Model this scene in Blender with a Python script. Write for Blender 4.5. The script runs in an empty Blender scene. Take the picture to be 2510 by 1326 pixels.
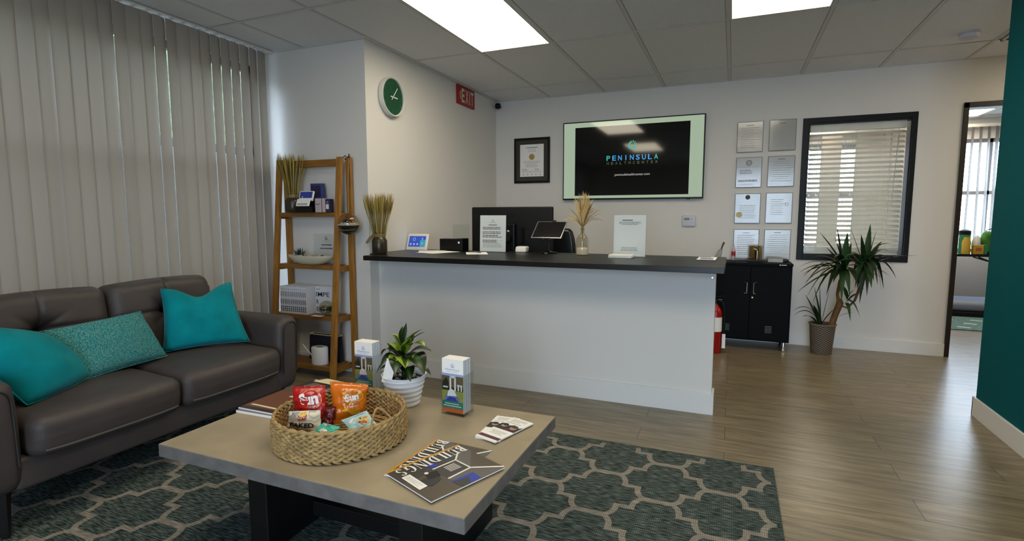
import bpy, math, random
from mathutils import Vector, Matrix, noise
PI = math.pi
scene = bpy.context.scene
COL = scene.collection

# ------------------------------------------------------------------ camera, world, exposure
W_, H_ = 2510, 1326
cam_d = bpy.data.cameras.new('camera')
cam_d.sensor_fit = 'HORIZONTAL'; cam_d.sensor_width = 36.0; cam_d.lens = 1297.6 / 2510 * 36.0
cam_d.clip_start = 0.02
cam = bpy.data.objects.new('camera', cam_d); COL.objects.link(cam)
Fv = Vector((-0.38254185, 0.91834364, -0.10152189)); Rv = Vector((0.923136965, 0.384470764, -0.000613)); Uv = Vector((-0.03846914, 0.09395315, 0.99483312))
cam.matrix_world = Matrix(((Rv.x, Uv.x, -Fv.x, 0), (Rv.y, Uv.y, -Fv.y, 0), (Rv.z, Uv.z, -Fv.z, 1.2301), (0, 0, 0, 1)))
scene.camera = cam
scene.view_settings.view_transform = 'Standard'
scene.view_settings.look = 'None'
scene.view_settings.gamma = 1.0
scene.view_settings.exposure = 0.0
scene.view_settings.use_curve_mapping = False
world = bpy.data.worlds.new('daylight'); scene.world = world
world.use_nodes = True
bgn = world.node_tree.nodes['Background']
bgn.inputs[0].default_value = (0.63, 0.80, 1.0, 1); bgn.inputs[1].default_value = 16.5
PANEL_E = 9.0            # ceiling panel radiance

# room numbers (metres)
HC, DB, XC, YS = 2.533, 5.677, -2.561, 3.317      # ceiling, back wall, clock wall, shelf wall
XL = -3.56                                        # window wall
G = 0.6096; GX0 = -1.3036; GY0 = 3.94
ZC = 0.95                                         # counter top

def portal(loc, sx, sy, direction):
    l = bpy.data.lights.new('window_daylight', 'AREA'); l.shape = 'RECTANGLE'; l.size = sx; l.size_y = sy
    l.cycles.is_portal = True
    o = bpy.data.objects.new('window_daylight', l); COL.objects.link(o); o.location = loc
    o.rotation_euler = Vector(direction).to_track_quat('-Z', 'Y').to_euler()
portal((0.52, -2.62, 1.2), 1.7, 2.2, (0, 1, 0))
portal((XL - 0.12, 0.75, 1.2), 4.9, 2.3, (1, 0, 0))
portal((2.5, 9.14, 1.5), 3.6, 1.5, (0, -1, 0))

# ------------------------------------------------------------------ materials
def lin(h):
    h = h.lstrip('#'); c = [int(h[i:i + 2], 16) / 255 for i in (0, 2, 4)]
    return tuple((x / 12.92 if x <= 0.04045 else ((x + 0.055) / 1.055) ** 2.4) for x in c) + (1,)
M = {}
def mat(name, col, rough=0.5, metal=0.0, spec=0.5, emis=None, es=0, noise_amt=0.0, nscale=20, bump=0.0, bscale=200, stretch=(1, 1, 1), trans=0, alpha=1, coat=0, sheen=0, ior=None, detail=4):
    m = bpy.data.materials.new(name); m.use_nodes = True
    nt = m.node_tree; b = nt.nodes['Principled BSDF']
    c = lin(col) if isinstance(col, str) else tuple(col) + (1,)
    b.inputs['Base Color'].default_value = c
    b.inputs['Roughness'].default_value = rough; b.inputs['Metallic'].default_value = metal
    b.inputs['Specular IOR Level'].default_value = spec
    b.inputs['Transmission Weight'].default_value = trans; b.inputs['Alpha'].default_value = alpha
    b.inputs['Coat Weight'].default_value = coat; b.inputs['Sheen Weight'].default_value = sheen
    if ior: b.inputs['IOR'].default_value = ior
    if emis is not None:
        b.inputs['Emission Color'].default_value = lin(emis); b.inputs['Emission Strength'].default_value = es
    if noise_amt or bump:
        tc = nt.nodes.new('ShaderNodeTexCoord'); mp = nt.nodes.new('ShaderNodeMapping'); mp.inputs['Scale'].default_value = stretch
        nt.links.new(tc.outputs['Object'], mp.inputs[0])
    if noise_amt:
        n = nt.nodes.new('ShaderNodeTexNoise'); n.inputs['Scale'].default_value = nscale; n.inputs['Detail'].default_value = detail
        nt.links.new(mp.outputs[0], n.inputs['Vector'])
        r = nt.nodes.new('ShaderNodeValToRGB')
        r.color_ramp.elements[0].position = 0.3; r.color_ramp.elements[1].position = 0.7
        r.color_ramp.elements[0].color = tuple(max(0, x * (1 - noise_amt)) for x in c[:3]) + (1,)
        r.color_ramp.elements[1].color = tuple(min(1, x * (1 + noise_amt)) for x in c[:3]) + (1,)
        nt.links.new(n.outputs['Fac'], r.inputs[0]); nt.links.new(r.outputs[0], b.inputs['Base Color'])
    if bump:
        n2 = nt.nodes.new('ShaderNodeTexNoise'); n2.inputs['Scale'].default_value = bscale; n2.inputs['Detail'].default_value = 3
        nt.links.new(mp.outputs[0], n2.inputs['Vector'])
        bp = nt.nodes.new('ShaderNodeBump'); bp.inputs['Strength'].default_value = bump; bp.inputs['Distance'].default_value = 0.002
        nt.links.new(n2.outputs['Fac'], bp.inputs['Height']); nt.links.new(bp.outputs[0], b.inputs['Normal'])
    M[name] = m
    return m

mat('wall', '#dedad5', 0.75, spec=0.25, bump=0.15, bscale=90)
mat('wall_teal', '#00565e', 0.7, spec=0.1, bump=0.12, bscale=90)
mat('trim', '#e0dedb', 0.45)
mat('ceil_tile', '#e6e7ea', 0.9, spec=0.1, noise_amt=0.06, nscale=160, bump=0.5, bscale=260)
mat('ceil_grid', '#d6d6d6', 0.6, spec=0.2)
mat('ceil_gap_shade', '#9c9a96', 0.9)  # strips along the bars, coloured as the shadow line between bar and tile
mat('black_frame', '#0a0807', 0.45, spec=0.25)
mat('brown_frame', '#241a13', 0.45)
mat('black_gloss', '#0a0a0b', 0.12)
mat('black_satin', '#050506', 0.4, spec=0.3)
mat('black_matte', '#060607', 0.6, spec=0.3)
mat('black_metal', '#020305', 0.55, spec=0.1)
mat('navy', '#0b1024', 0.7)
mat('counter_black', '#100e0c', 0.36, spec=0.4, bump=0.1, bscale=300)
mat('chrome', '#c9c9c9', 0.2, metal=1)
mat('silver', '#9a9a9c', 0.35, metal=0.8)
mat('white_plastic', '#dcd9d2', 0.35)
mat('grey_plastic', '#8f8f8f', 0.4)
mat('paper', '#f2efec', 0.6)
mat('paper_cream', '#d9cda8', 0.6)
mat('ink', '#4a4a4c', 0.7)
mat('ink_light', '#9c9a98', 0.7)
mat('ink_black', '#121212', 0.6)
mat('gold', '#a8863a', 0.45)
mat('gold_pale', '#c9b878', 0.5)
mat('cert_olive', '#b5a878', 0.5)
mat('dark_mat_board', '#3a342c', 0.7)
mat('plaque_paper', '#a9a8a4', 0.13, spec=0.6)
mat('plaque_olive', '#7d7759', 0.13, spec=0.6)
mat('plaque_edge', '#55534f', 0.3)
mat('red_sign', '#9a0c10', 0.4)
mat('sign_white', '#d8cdb0', 0.5)
mat('clock_white', '#d5d5d0', 0.35)
mat('clock_face', '#0c4a2e', 0.4)
mat('clock_num', '#3f6b50', 0.5)
mat('tv_side', '#202820', 0.08, emis='#b3c6ab', es=0.75)
mat('tv_slide', '#020203', 0.06, spec=0.6)
mat('tv_blue', '#101010', 0.2, emis='#3aa0e6', es=0.8)
mat('tv_teal', '#101010', 0.2, emis='#2fc4ae', es=0.7)
mat('tv_olive', '#101010', 0.2, emis='#5a6a45', es=0.6)
mat('tv_white', '#101010', 0.2, emis='#c8c8c8', es=0.8)
mat('panel_blue', '#101040', 0.2, emis='#3058c0', es=0.75)
mat('panel_cyan', '#103040', 0.2, emis='#40a8c8', es=0.7)
mat('panel_icon', '#303060', 0.2, emis='#a8c0f0', es=0.8)
mat('lcd', '#6d7268', 0.3)
mat('leather', '#443c3a', 0.5, spec=0.4, noise_amt=0.12, nscale=7, bump=0.35, bscale=240)
mat('leather_piping_lit', '#574e4a', 0.45)  # lighter than the leather: the seam's highlight is put into the colour
mat('leather_seam', '#2a2422', 0.5)
mat('leg_black', '#0c0908', 0.4)
mat('teal_velvet', '#007f89', 0.85, spec=0.1, sheen=0.08, noise_amt=0.18, nscale=9, bump=0.25, bscale=30)
mat('wood_shelf', '#9c6a26', 0.45, noise_amt=0.28, nscale=14, stretch=(4, 4, 0.5))
mat('wood_shelf_h', '#84581f', 0.45, noise_amt=0.28, nscale=14, stretch=(0.5, 5, 5))
mat('concrete', '#9a8c74', 0.5, spec=0.4, noise_amt=0.14, nscale=5, bump=0.2, bscale=60)
mat('concrete_side', '#6f6a66', 0.75, noise_amt=0.2, nscale=18, bump=0.5, bscale=80)
mat('table_leg', '#050404', 0.5, noise_amt=0.2, nscale=20, stretch=(4, 4, .5))
mat('wicker', '#a48656', 0.6, noise_amt=0.35, nscale=45)
mat('wicker_dark', '#4a3a1e', 0.8)
mat('pot_white', '#f0f1f6', 0.25)
mat('soil', '#1a130d', 0.9)
mat('pebble', '#b8b2a4', 0.6)
mat('leaf_dark', '#12240c', 0.35)
mat('leaf_green', '#2b4a12', 0.35)
mat('leaf_lime', '#8a9a2a', 0.4)
mat('palm_leaf', '#14290e', 0.55, spec=0.3)
mat('palm_leaf_b', '#24421a', 0.55, spec=0.3)
mat('trunk', '#6a4a26', 0.8, noise_amt=0.3, nscale=30)
mat('succulent', '#26382f', 0.5)
mat('pot_basket', '#7a6c5c', 0.7)
mat('pot_basket_b', '#2c2620', 0.7)
mat('jar_dark', '#32291b', 0.3)
mat('burlap', '#8a7654', 0.9)
mat('wheat', '#a48d42', 0.8)
mat('wheat_b', '#5f5322', 0.8)
mat('pampas', '#c6ab74', 0.9)
mat('pampas_b', '#8a6c38', 0.9)
mat('sand_white', '#d8d4cc', 0.8)
mat('sand_dark', '#161210', 0.8)
mat('ext_red', '#a00a0c', 0.3)
mat('bag_red', '#b01014', 0.28, spec=0.6, bump=0.5, bscale=25)
mat('bag_red_dark', '#5a0608', 0.3)
mat('bag_orange', '#d2690c', 0.22, spec=0.7, bump=0.6, bscale=28)
mat('bag_orange_dark', '#9c4406', 0.25)
mat('bag_yellow', '#d8a81e', 0.3)
mat('bag_cream', '#ded3ba', 0.4)
mat('bag_grey', '#8b8d8f', 0.35)
mat('bag_teal', '#2fb8a4', 0.3)
mat('bag_sky', '#a3ccd4', 0.3)
mat('bag_brown', '#4f2e14', 0.5)
mat('lays_red', '#a8323a', 0.4)
mat('white_ink', '#e8e4de', 0.5)
mat('maroon', '#552238', 0.5)
mat('skin_tone', '#b08a6c', 0.6)
mat('blue_print', '#2b3f96', 0.4)
mat('blue_pale', '#8fa4cf', 0.4)
mat('violet_print', '#6a74ae', 0.5)
mat('teal_print', '#1b7468', 0.4)
mat('orange_print', '#c45a1c', 0.4)
mat('green_print', '#8f9440', 0.5)
mat('photo_dark', '#26282a', 0.35)
mat('photo_tree', '#6a5a44', 0.4)
mat('photo_grey', '#625e59', 0.3)
mat('photo_grey_b', '#3c3a38', 0.3)
mat('photo_brown', '#544a3e', 0.3)
mat('photo_blue', '#1f3aa8', 0.3)
mat('mag_yellow', '#c98e1a', 0.4)
mat('mag_wood', '#6a3c1e', 0.3)
mat('mag_dark', '#2a1e1c', 0.3)
mat('mag_mauve', '#6c5a60', 0.3)
mat('box_blue', '#34407e', 0.5)
mat('box_purple', '#2a2244', 0.5)
mat('box_pink', '#c4b4b8', 0.5)
mat('book_white', '#cfcfd4', 0.5)
mat('book_ink', '#2a2c4a', 0.6)
mat('blind_white', '#e4e2d4', 0.5)
mat('cord', '#c4c2ba', 0.6)
mat('bowl_cream', '#cfc6ae', 0.4)
mat('grass_grey', '#6a6a50', 0.8)
mat('black_vinyl', '#0f0f10', 0.3)
mat('green_bag', '#3c7a1a', 0.5)
mat('box_yellow', '#c9a234', 0.5)
mat('box_green', '#2f8a5a', 0.5)
mat('mattress', '#8b8f9c', 0.8)
mat('foliage_out', '#3c4426', 0.8, noise_amt=0.7, nscale=14)
mat('stucco', '#4c4841', 0.9, noise_amt=0.1, nscale=8)
mat('pavement', '#8a8780', 0.9)
mat('rug_light', '#b8c4bf', 0.9)
mat('smoke_white', '#c8c8d2', 0.4)
mat('vent_dark', '#4c463a', 0.6)

def glass(name, tint='#ffffff', alpha=0.12, rough=0.02):
    m = bpy.data.materials.new(name); m.use_nodes = True; nt = m.node_tree; nt.nodes.clear()
    out = nt.nodes.new('ShaderNodeOutputMaterial'); mix = nt.nodes.new('ShaderNodeMixShader')
    t = nt.nodes.new('ShaderNodeBsdfTransparent'); t.inputs[0].default_value = lin(tint)
    g = nt.nodes.new('ShaderNodeBsdfGlossy'); g.inputs['Roughness'].default_value = rough
    lw = nt.nodes.new('ShaderNodeLayerWeight'); lw.inputs[0].default_value = 0.5
    pw_ = nt.nodes.new('ShaderNodeMath'); pw_.operation = 'POWER'; pw_.inputs[1].default_value = 4.0
    ma = nt.nodes.new('ShaderNodeMath'); ma.operation = 'MULTIPLY_ADD'; ma.inputs[1].default_value = 0.85; ma.inputs[2].default_value = 0.035 + alpha * 0.05; ma.use_clamp = True
    nt.links.new(lw.outputs['Facing'], pw_.inputs[0]); nt.links.new(pw_.outputs[0], ma.inputs[0]); nt.links.new(ma.outputs[0], mix.inputs[0])
    nt.links.new(t.outputs[0], mix.inputs[1]); nt.links.new(g.outputs[0], mix.inputs[2]); nt.links.new(mix.outputs[0], out.inputs[0])
    M[name] = m
glass('glass'); glass('acrylic', '#fafcfc', 0.12, 0.05); glass('glass_dim', '#ece8dc', 0.2, 0.02)

def mat_blind():
    m = bpy.data.materials.new('vertical_slat'); m.use_nodes = True; nt = m.node_tree; nt.nodes.clear()
    out = nt.nodes.new('ShaderNodeOutputMaterial'); mix = nt.nodes.new('ShaderNodeMixShader'); mix.inputs[0].default_value = 0.055
    d = nt.nodes.new('ShaderNodeBsdfPrincipled'); d.inputs['Base Color'].default_value = lin('#9b938c'); d.inputs['Roughness'].default_value = 0.6
    t = nt.nodes.new('ShaderNodeBsdfTranslucent'); t.inputs[0].default_value = lin('#d8cdb8')
    nt.links.new(d.outputs[0], mix.inputs[1]); nt.links.new(t.outputs[0], mix.inputs[2]); nt.links.new(mix.outputs[0], out.inputs[0])
    M['vertical_slat'] = m
mat_blind()

def mat_lamp():
    m = bpy.data.materials.new('lamp_panel'); m.use_nodes = True; nt = m.node_tree; b = nt.nodes['Principled BSDF']
    b.inputs['Base Color'].default_value = (0.7, 0.7, 0.7, 1)
    b.inputs['Emission Color'].default_value = (1.0, 0.89, 0.68, 1); b.inputs['Emission Strength'].default_value = PANEL_E
    M['lamp_panel'] = m
mat_lamp()

def mat_floor():
    m = bpy.data.materials.new('vinyl_plank'); m.use_nodes = True; nt = m.node_tree; b = nt.nodes['Principled BSDF']
    L = nt.links.new
    tc = nt.nodes.new('ShaderNodeTexCoord')
    br = nt.nodes.new('ShaderNodeTexBrick'); br.offset = 0.37; br.inputs['Scale'].default_value = 1.0
    br.inputs['Brick Width'].default_value = 1.22; br.inputs['Row Height'].default_value = 0.18
    br.inputs['Mortar Size'].default_value = 0.0015; br.inputs['Mortar Smooth'].default_value = 0.2
    br.inputs['Color1'].default_value = (0.2, 0.2, 0.2, 1); br.inputs['Color2'].default_value = (0.8, 0.8, 0.8, 1); br.inputs['Mortar'].default_value = (0, 0, 0, 1)
    L(tc.outputs['Object'], br.inputs['Vector'])
    # each plank shifts the grain
    mp = nt.nodes.new('ShaderNodeMapping'); mp.inputs['Scale'].default_value = (1.1, 11, 1)
    L(tc.outputs['Object'], mp.inputs[0])
    addv = nt.nodes.new('ShaderNodeVectorMath'); addv.operation = 'ADD'
    sc = nt.nodes.new('ShaderNodeVectorMath'); sc.operation = 'SCALE'; sc.inputs['Scale'].default_value = 9.0
    L(br.outputs['Color'], sc.inputs[0]); L(mp.outputs[0], addv.inputs[0]); L(sc.outputs[0], addv.inputs[1])
    n1 = nt.nodes.new('ShaderNodeTexNoise'); n1.inputs['Scale'].default_value = 3.2; n1.inputs['Detail'].default_value = 9; n1.inputs['Roughness'].default_value = 0.65; n1.inputs['Distortion'].default_value = 0.6
    L(addv.outputs[0], n1.inputs['Vector'])
    r = nt.nodes.new('ShaderNodeValToRGB'); e = r.color_ramp.elements
    e[0].position = 0.28; e[0].color = lin('#635743'); e[1].position = 0.72; e[1].color = lin('#a69778')
    k = e.new(0.5); k.color = lin('#87785f')
    L(n1.outputs['Fac'], r.inputs[0])
    mx = nt.nodes.new('ShaderNodeMixRGB'); mx.blend_type = 'MULTIPLY'; mx.inputs[0].default_value = 0.22
    L(r.outputs[0], mx.inputs[1]); L(br.outputs['Color'], mx.inputs[2])
    dk = nt.nodes.new('ShaderNodeMixRGB'); dk.inputs[2].default_value = lin('#2e261a')
    L(br.outputs['Fac'], dk.inputs[0]); L(mx.outputs[0], dk.inputs[1]); L(dk.outputs[0], b.inputs['Base Color'])
    b.inputs['Roughness'].default_value = 0.30; b.inputs['Specular IOR Level'].default_value = 0.5
    bp = nt.nodes.new('ShaderNodeBump'); bp.inputs['Strength'].default_value = 0.12; bp.inputs['Distance'].default_value = 0.002
    L(n1.outputs['Fac'], bp.inputs['Height']); L(bp.outputs[0], b.inputs['Normal'])
    M['vinyl_plank'] = m
mat_floor()

def mat_weave(name, c1, c2, c3, sc=(1, 1, 1), scale=260):
    # flat woven yarn: two stretched noises crossing
    m = bpy.data.materials.new(name); m.use_nodes = True; nt = m.node_tree; b = nt.nodes['Principled BSDF']; L = nt.links.new
    tc = nt.nodes.new('ShaderNodeTexCoord')
    a = nt.nodes.new('ShaderNodeMapping'); a.inputs['Scale'].default_value = (22 * sc[0], 190 * sc[1], 1)
    L(tc.outputs['Object'], a.inputs[0])
    n = nt.nodes.new('ShaderNodeTexNoise'); n.inputs['Scale'].default_value = 1.0; n.inputs['Detail'].default_value = 2; L(a.outputs[0], n.inputs['Vector'])
    r = nt.nodes.new('ShaderNodeValToRGB'); e = r.color_ramp.elements
    e[0].position = 0.38; e[0].color = lin(c1); e[1].position = 0.62; e[1].color = lin(c3); k = e.new(0.5); k.color = lin(c2)
    L(n.outputs['Fac'], r.inputs[0])
    wv = nt.nodes.new('ShaderNodeTexWave'); wv.bands_direction = 'X'; wv.inputs['Scale'].default_value = 40; wv.inputs['Distortion'].default_value = 0.4; L(tc.outputs['Object'], wv.inputs['Vector'])
    mx = nt.nodes.new('ShaderNodeMixRGB'); mx.blend_type = 'MULTIPLY'; mx.inputs[0].default_value = 0.35
    L(r.outputs[0], mx.inputs[1]); L(wv.outputs['Color'], mx.inputs[2]); L(mx.outputs[0], b.inputs['Base Color'])
    b.inputs['Roughness'].default_value = 0.95; b.inputs['Specular IOR Level'].default_value = 0.1
    bp = nt.nodes.new('ShaderNodeBump'); bp.inputs['Strength'].default_value = 0.6; bp.inputs['Distance'].default_value = 0.003
    L(n.outputs['Fac'], bp.inputs['Height']); L(bp.outputs[0], b.inputs['Normal'])
    M[name] = m
mat_weave('rug_field', '#252f2d', '#48524f', '#6b7571')
mat_weave('rug_line', '#7e776d', '#918a80', '#a39c92')
mat_weave('rug_far', '#4e6a66', '#6d8883', '#87a09b')

def mat_tweed():
    m = bpy.data.materials.new('pillow_tweed'); m.use_nodes = True; nt = m.node_tree; b = nt.nodes['Principled BSDF']; L = nt.links.new
    tc = nt.nodes.new('ShaderNodeTexCoord'); mp = nt.nodes.new('ShaderNodeMapping'); mp.inputs['Scale'].default_value = (130, 130, 300); L(tc.outputs['Object'], mp.inputs[0])
    n = nt.nodes.new('ShaderNodeTexNoise'); n.inputs['Scale'].default_value = 1.6; n.inputs['Detail'].default_value = 3; L(mp.outputs[0], n.inputs['Vector'])
    r = nt.nodes.new('ShaderNodeValToRGB'); r.color_ramp.interpolation = 'LINEAR'; e = r.color_ramp.elements
    e[0].position = 0.36; e[0].color = lin('#0d4b58'); e[1].position = 0.66; e[1].color = lin('#a8a595'); 
    k = e.new(0.46); k.color = lin('#0f7f86'); k = e.new(0.56); k.color = lin('#2f8f8c')
    L(n.outputs['Fac'], r.inputs[0]); L(r.outputs[0], b.inputs['Base Color']); b.inputs['Roughness'].default_value = 0.95
    bp = nt.nodes.new('ShaderNodeBump'); bp.inputs['Strength'].default_value = 0.8; bp.inputs['Distance'].default_value = 0.004
    L(n.outputs['Fac'], bp.inputs['Height']); L(bp.outputs[0], b.inputs['Normal'])
    M['pillow_tweed'] = m
mat_tweed()

# ------------------------------------------------------------------ mesh helpers
rnd = random.Random(7)
class Frame:
    """right, up, normal = right x up"""
    def __init__(s, o, r, u):
        s.o = Vector(o); s.r = Vector(r).normalized(); u = Vector(u); s.u = (u - s.r * u.dot(s.r)).normalized(); s.n = s.r.cross(s.u)
    def __call__(s, x, y, l=0.0): return s.o + s.r * x + s.u * y + s.n * l

FONT = None
_txt = {}
def text_mesh(t, align='CENTER', space=1.0, bold=0.0):
    key = (t, align, space, bold)
    if key in _txt: return _txt[key]
    c = bpy.data.curves.new('lettering', 'FONT'); c.body = t; c.size = 1.0; c.align_x = align; c.align_y = 'CENTER'; c.space_character = space
    c.resolution_u = 3; c.offset = bold
    o = bpy.data.objects.new('lettering', c); COL.objects.link(o)
    dg = bpy.context.evaluated_depsgraph_get(); dg.update()
    me = bpy.data.meshes.new_from_object(o.evaluated_get(dg))
    vs = [tuple(v.co) for v in me.vertices]; fs = [tuple(p.vertices) for p in me.polygons]
    bpy.data.objects.remove(o); bpy.data.curves.remove(c); bpy.data.meshes.remove(me)
    _txt[key] = (vs, fs); return _txt[key]

class MB:
    def __init__(s): s.v = []; s.f = []; s.m = []; s.sm = []
    def add(s, vs, fs, mt, smooth=False):
        b = len(s.v); s.v += [Vector(v) for v in vs]
        for i, f in enumerate(fs):
            s.f.append([b + k for k in f]); s.m.append(mt if isinstance(mt, str) else mt[i]); s.sm.append(smooth)
        return s
    def box(s, x0, x1, y0, y1, z0, z1, mt):
        if x0 > x1: x0, x1 = x1, x0
        if y0 > y1: y0, y1 = y1, y0
        if z0 > z1: z0, z1 = z1, z0
        v = [(x, y, z) for x in (x0, x1) for y in (y0, y1) for z in (z0, z1)]
        return s.add(v, [(0, 1, 3, 2), (4, 6, 7, 5), (0, 4, 5, 1), (2, 3, 7, 6), (0, 2, 6, 4), (1, 5, 7, 3)], mt)
    def fbox(s, fr, x0, x1, y0, y1, l0, l1, mt):
        if x0 > x1: x0, x1 = x1, x0
        if y0 > y1: y0, y1 = y1, y0
        if l0 > l1: l0, l1 = l1, l0
        v = [fr(x, y, z) for x in (x0, x1) for y in (y0, y1) for z in (l0, l1)]
        return s.add(v, [(0, 1, 3, 2), (4, 6, 7, 5), (0, 4, 5, 1), (2, 3, 7, 6), (0, 2, 6, 4), (1, 5, 7, 3)], mt)
    def bar(s, a, b, w, h, mt, up=(0, 0, 1)):
        a = Vector(a); b = Vector(b); d = b - a; L = d.length; d.normalize()
        u = Vector(up); r = d.cross(u)
        if r.length < 1e-4: r = d.cross(Vector((0, 1, 0)))
        r.normalize(); u = r.cross(d).normalized()
        v = [a + d * t + r * x + u * z for t in (0, L) for x in (-w / 2, w / 2) for z in (-h / 2, h / 2)]
        return s.add(v, [(0, 1, 3, 2), (4, 6, 7, 5), (0, 4, 5, 1), (2, 3, 7, 6), (0, 2, 6, 4), (1, 5, 7, 3)], mt)
    def poly(s, fr, pts, mt, l=0.0): return s.add([fr(x, y, l) for x, y in pts], [tuple(range(len(pts)))], mt)
    def rect(s, fr, x0, x1, y0, y1, mt, l=0.0):
        if x0 > x1: x0, x1 = x1, x0
        if y0 > y1: y0, y1 = y1, y0
        return s.poly(fr, [(x0, y0), (x1, y0), (x1, y1), (x0, y1)], mt, l)
    def disc(s, fr, cx, cy, r, mt, l=0.0, n=28, ry=None, a0=0, a1=2 * PI):
        ry = ry or r; full = abs(a1 - a0) > 6.28
        return s.poly(fr, [(cx + r * math.cos(a0 + (a1 - a0) * i / (n if full else n - 1)), cy + ry * math.sin(a0 + (a1 - a0) * i / (n if full else n - 1))) for i in range(n)], mt, l)
    def ring(s, fr, cx, cy, r0, r1, mt, l=0.0, n=32, a0=0, a1=2 * PI, ry0=None, ry1=None):
        ry0 = ry0 if ry0 is not None else r0; ry1 = ry1 if ry1 is not None else r1
        vs = []; fs = []
        for i in range(n + 1):
            a = a0 + (a1 - a0) * i / n
            vs += [fr(cx + r0 * math.cos(a), cy + ry0 * math.sin(a), l), fr(cx + r1 * math.cos(a), cy + ry1 * math.sin(a), l)]
        for i in range(n): fs.append((2 * i, 2 * i + 1, 2 * i + 3, 2 * i + 2))
        return s.add(vs, fs, mt)
    def text(s, fr, t, cx, cy, size, mt, l=0.001, align='CENTER', sx=1.0, space=1.0, bold=0.0, width=None, height=None, warp=None, rot=0.0):
        vs, fs = text_mesh(t, align, space, bold)
        if not vs: return s
        xs = [v[0] for v in vs]; ys = [v[1] for v in vs]
        kx = size * sx; ky = size
        if width: kx = width / (max(xs) - min(xs))
        if height: ky = height / (max(ys) - min(ys))
        ox = (max(xs) + min(xs)) / 2 if align == 'CENTER' else (min(xs) if align == 'LEFT' else 0); oy = (max(ys) + min(ys)) / 2
        out = []
        for v in vs:
            x = (v[0] - ox) * kx; y = (v[1] - oy) * ky
            if rot: x, y = x * math.cos(rot) - y * math.sin(rot), x * math.sin(rot) + y * math.cos(rot)
            out.append(warp(cx + x, cy + y, l) if warp else fr(cx + x, cy + y, l))
        return s.add(out, fs, mt)
    def lines(s, fr, x0, x1, ytop, ybot, n, mt, l=0.0008, thick=None, jitter=0.35, center=False, seed=1):
        r = random.Random(seed); st = (ytop - ybot) / max(1, n - 1) if n > 1 else 0
        th = thick or abs(st) * 0.35
        for i in range(n):
            y = ytop - st * i; e = (x1 - x0) * (1 - jitter * r.random())
            a = (x0 + x1) / 2 - e / 2 if center else x0
            x = a
            while x < a + e - 0.002:         # words
                w = min(a + e - x, (x1 - x0) * (0.05 + 0.12 * r.random()))
                s.rect(fr, x, x + w, y - th / 2, y + th / 2, mt, l); x += w + (x1 - x0) * 0.02
        return s
    def tube(s, pts, r, mt, n=8, cap=True, smooth=True, flat=None):
        pts = [Vector(p) for p in pts]; N = len(pts)
        if N < 2: return s
        rs = r if isinstance(r, (list, tuple)) else [r] * N
        t = (pts[1] - pts[0]).normalized(); up = Vector((0, 0, 1)) if abs(t.z) < 0.9 else Vector((1, 0, 0))
        nrm = (up - t * up.dot(t)).normalized(); vs = []
        for i in range(N):
            if 0 < i < N - 1: t = (pts[i + 1] - pts[i - 1])
            elif i == 0: t = pts[1] - pts[0]
            else: t = pts[-1] - pts[-2]
            if t.length < 1e-9: t = Vector((0, 0, 1))
            t = t.normalized(); nrm = nrm - t * nrm.dot(t)
            if nrm.length < 1e-6: nrm = t.orthogonal()
            nrm = nrm.normalized(); b = t.cross(nrm)
            for k in range(n):
                a = 2 * PI * k / n; vs.append(pts[i] + (nrm * math.cos(a) + b * math.sin(a) * (flat or 1)) * rs[i])
        fs = []
        for i in range(N - 1):
            for k in range(n):
                k2 = (k + 1) % n; fs.append((i * n + k, i * n + k2, (i + 1) * n + k2, (i + 1) * n + k))
        if cap: fs.append(tuple(reversed(range(n)))); fs.append(tuple((N - 1) * n + k for k in range(n)))
        return s.add(vs, fs, mt, smooth)
    def lathe(s, c, prof, mt, n=32, smooth=True, cap0=True, cap1=False, axis=None, sx=1, sy=1):
        c = Vector(c); fr = axis or Frame(c, (1, 0, 0), (0, 1, 0))
        vs = []; fs = []; ms = []
        for (r, z) in prof:
            for k in range(n): a = 2 * PI * k / n; vs.append(fr(r * math.cos(a) * sx, r * math.sin(a) * sy, z))
        for i in range(len(prof) - 1):
            for k in range(n):
                k2 = (k + 1) % n; fs.append((i * n + k, i * n + k2, (i + 1) * n + k2, (i + 1) * n + k)); ms.append(mt if isinstance(mt, str) else mt[i])
        if cap0: fs.append(tuple(reversed(range(n)))); ms.append(ms[0])
        if cap1: b = (len(prof) - 1) * n; fs.append(tuple(b + k for k in range(n))); ms.append(ms[-2] if cap0 else ms[-1])
        return s.add(vs, fs, ms, smooth)
    def ell(s, c, rx, ry, rz, mt, n=10, m=6, R=None, smooth=True):
        c = Vector(c); vs = []; fs = []
        for i in range(m + 1):
            th = PI * i / m
            for k in range(n):
                a = 2 * PI * k / n; p = Vector((rx * math.sin(th) * math.cos(a), ry * math.sin(th) * math.sin(a), rz * math.cos(th)))
                if R is not None: p = R @ p
                vs.append(c + p)
        for i in range(m):
            for k in range(n):
                k2 = (k + 1) % n; fs.append((i * n + k, (i + 1) * n + k, (i + 1) * n + k2, i * n + k2))
        return s.add(vs, fs, mt, smooth)
    def grid(s, fn, nu, nv, mt, smooth=True, wrapu=False):
        vs = []; fs = []; ms = []
        cu = nu if wrapu else nu + 1
        for j in range(nv + 1):
            for i in range(cu): vs.append(fn(i / nu, j / nv))
        for j in range(nv):
            for i in range(nu):
                i2 = (i + 1) % cu
                fs.append((j * cu + i, j * cu + i2, (j + 1) * cu + i2, (j + 1) * cu + i)); ms.append(mt if isinstance(mt, str) else mt((i + .5) / nu, (j + .5) / nv))
        return s.add(vs, fs, ms, smooth)
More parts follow.
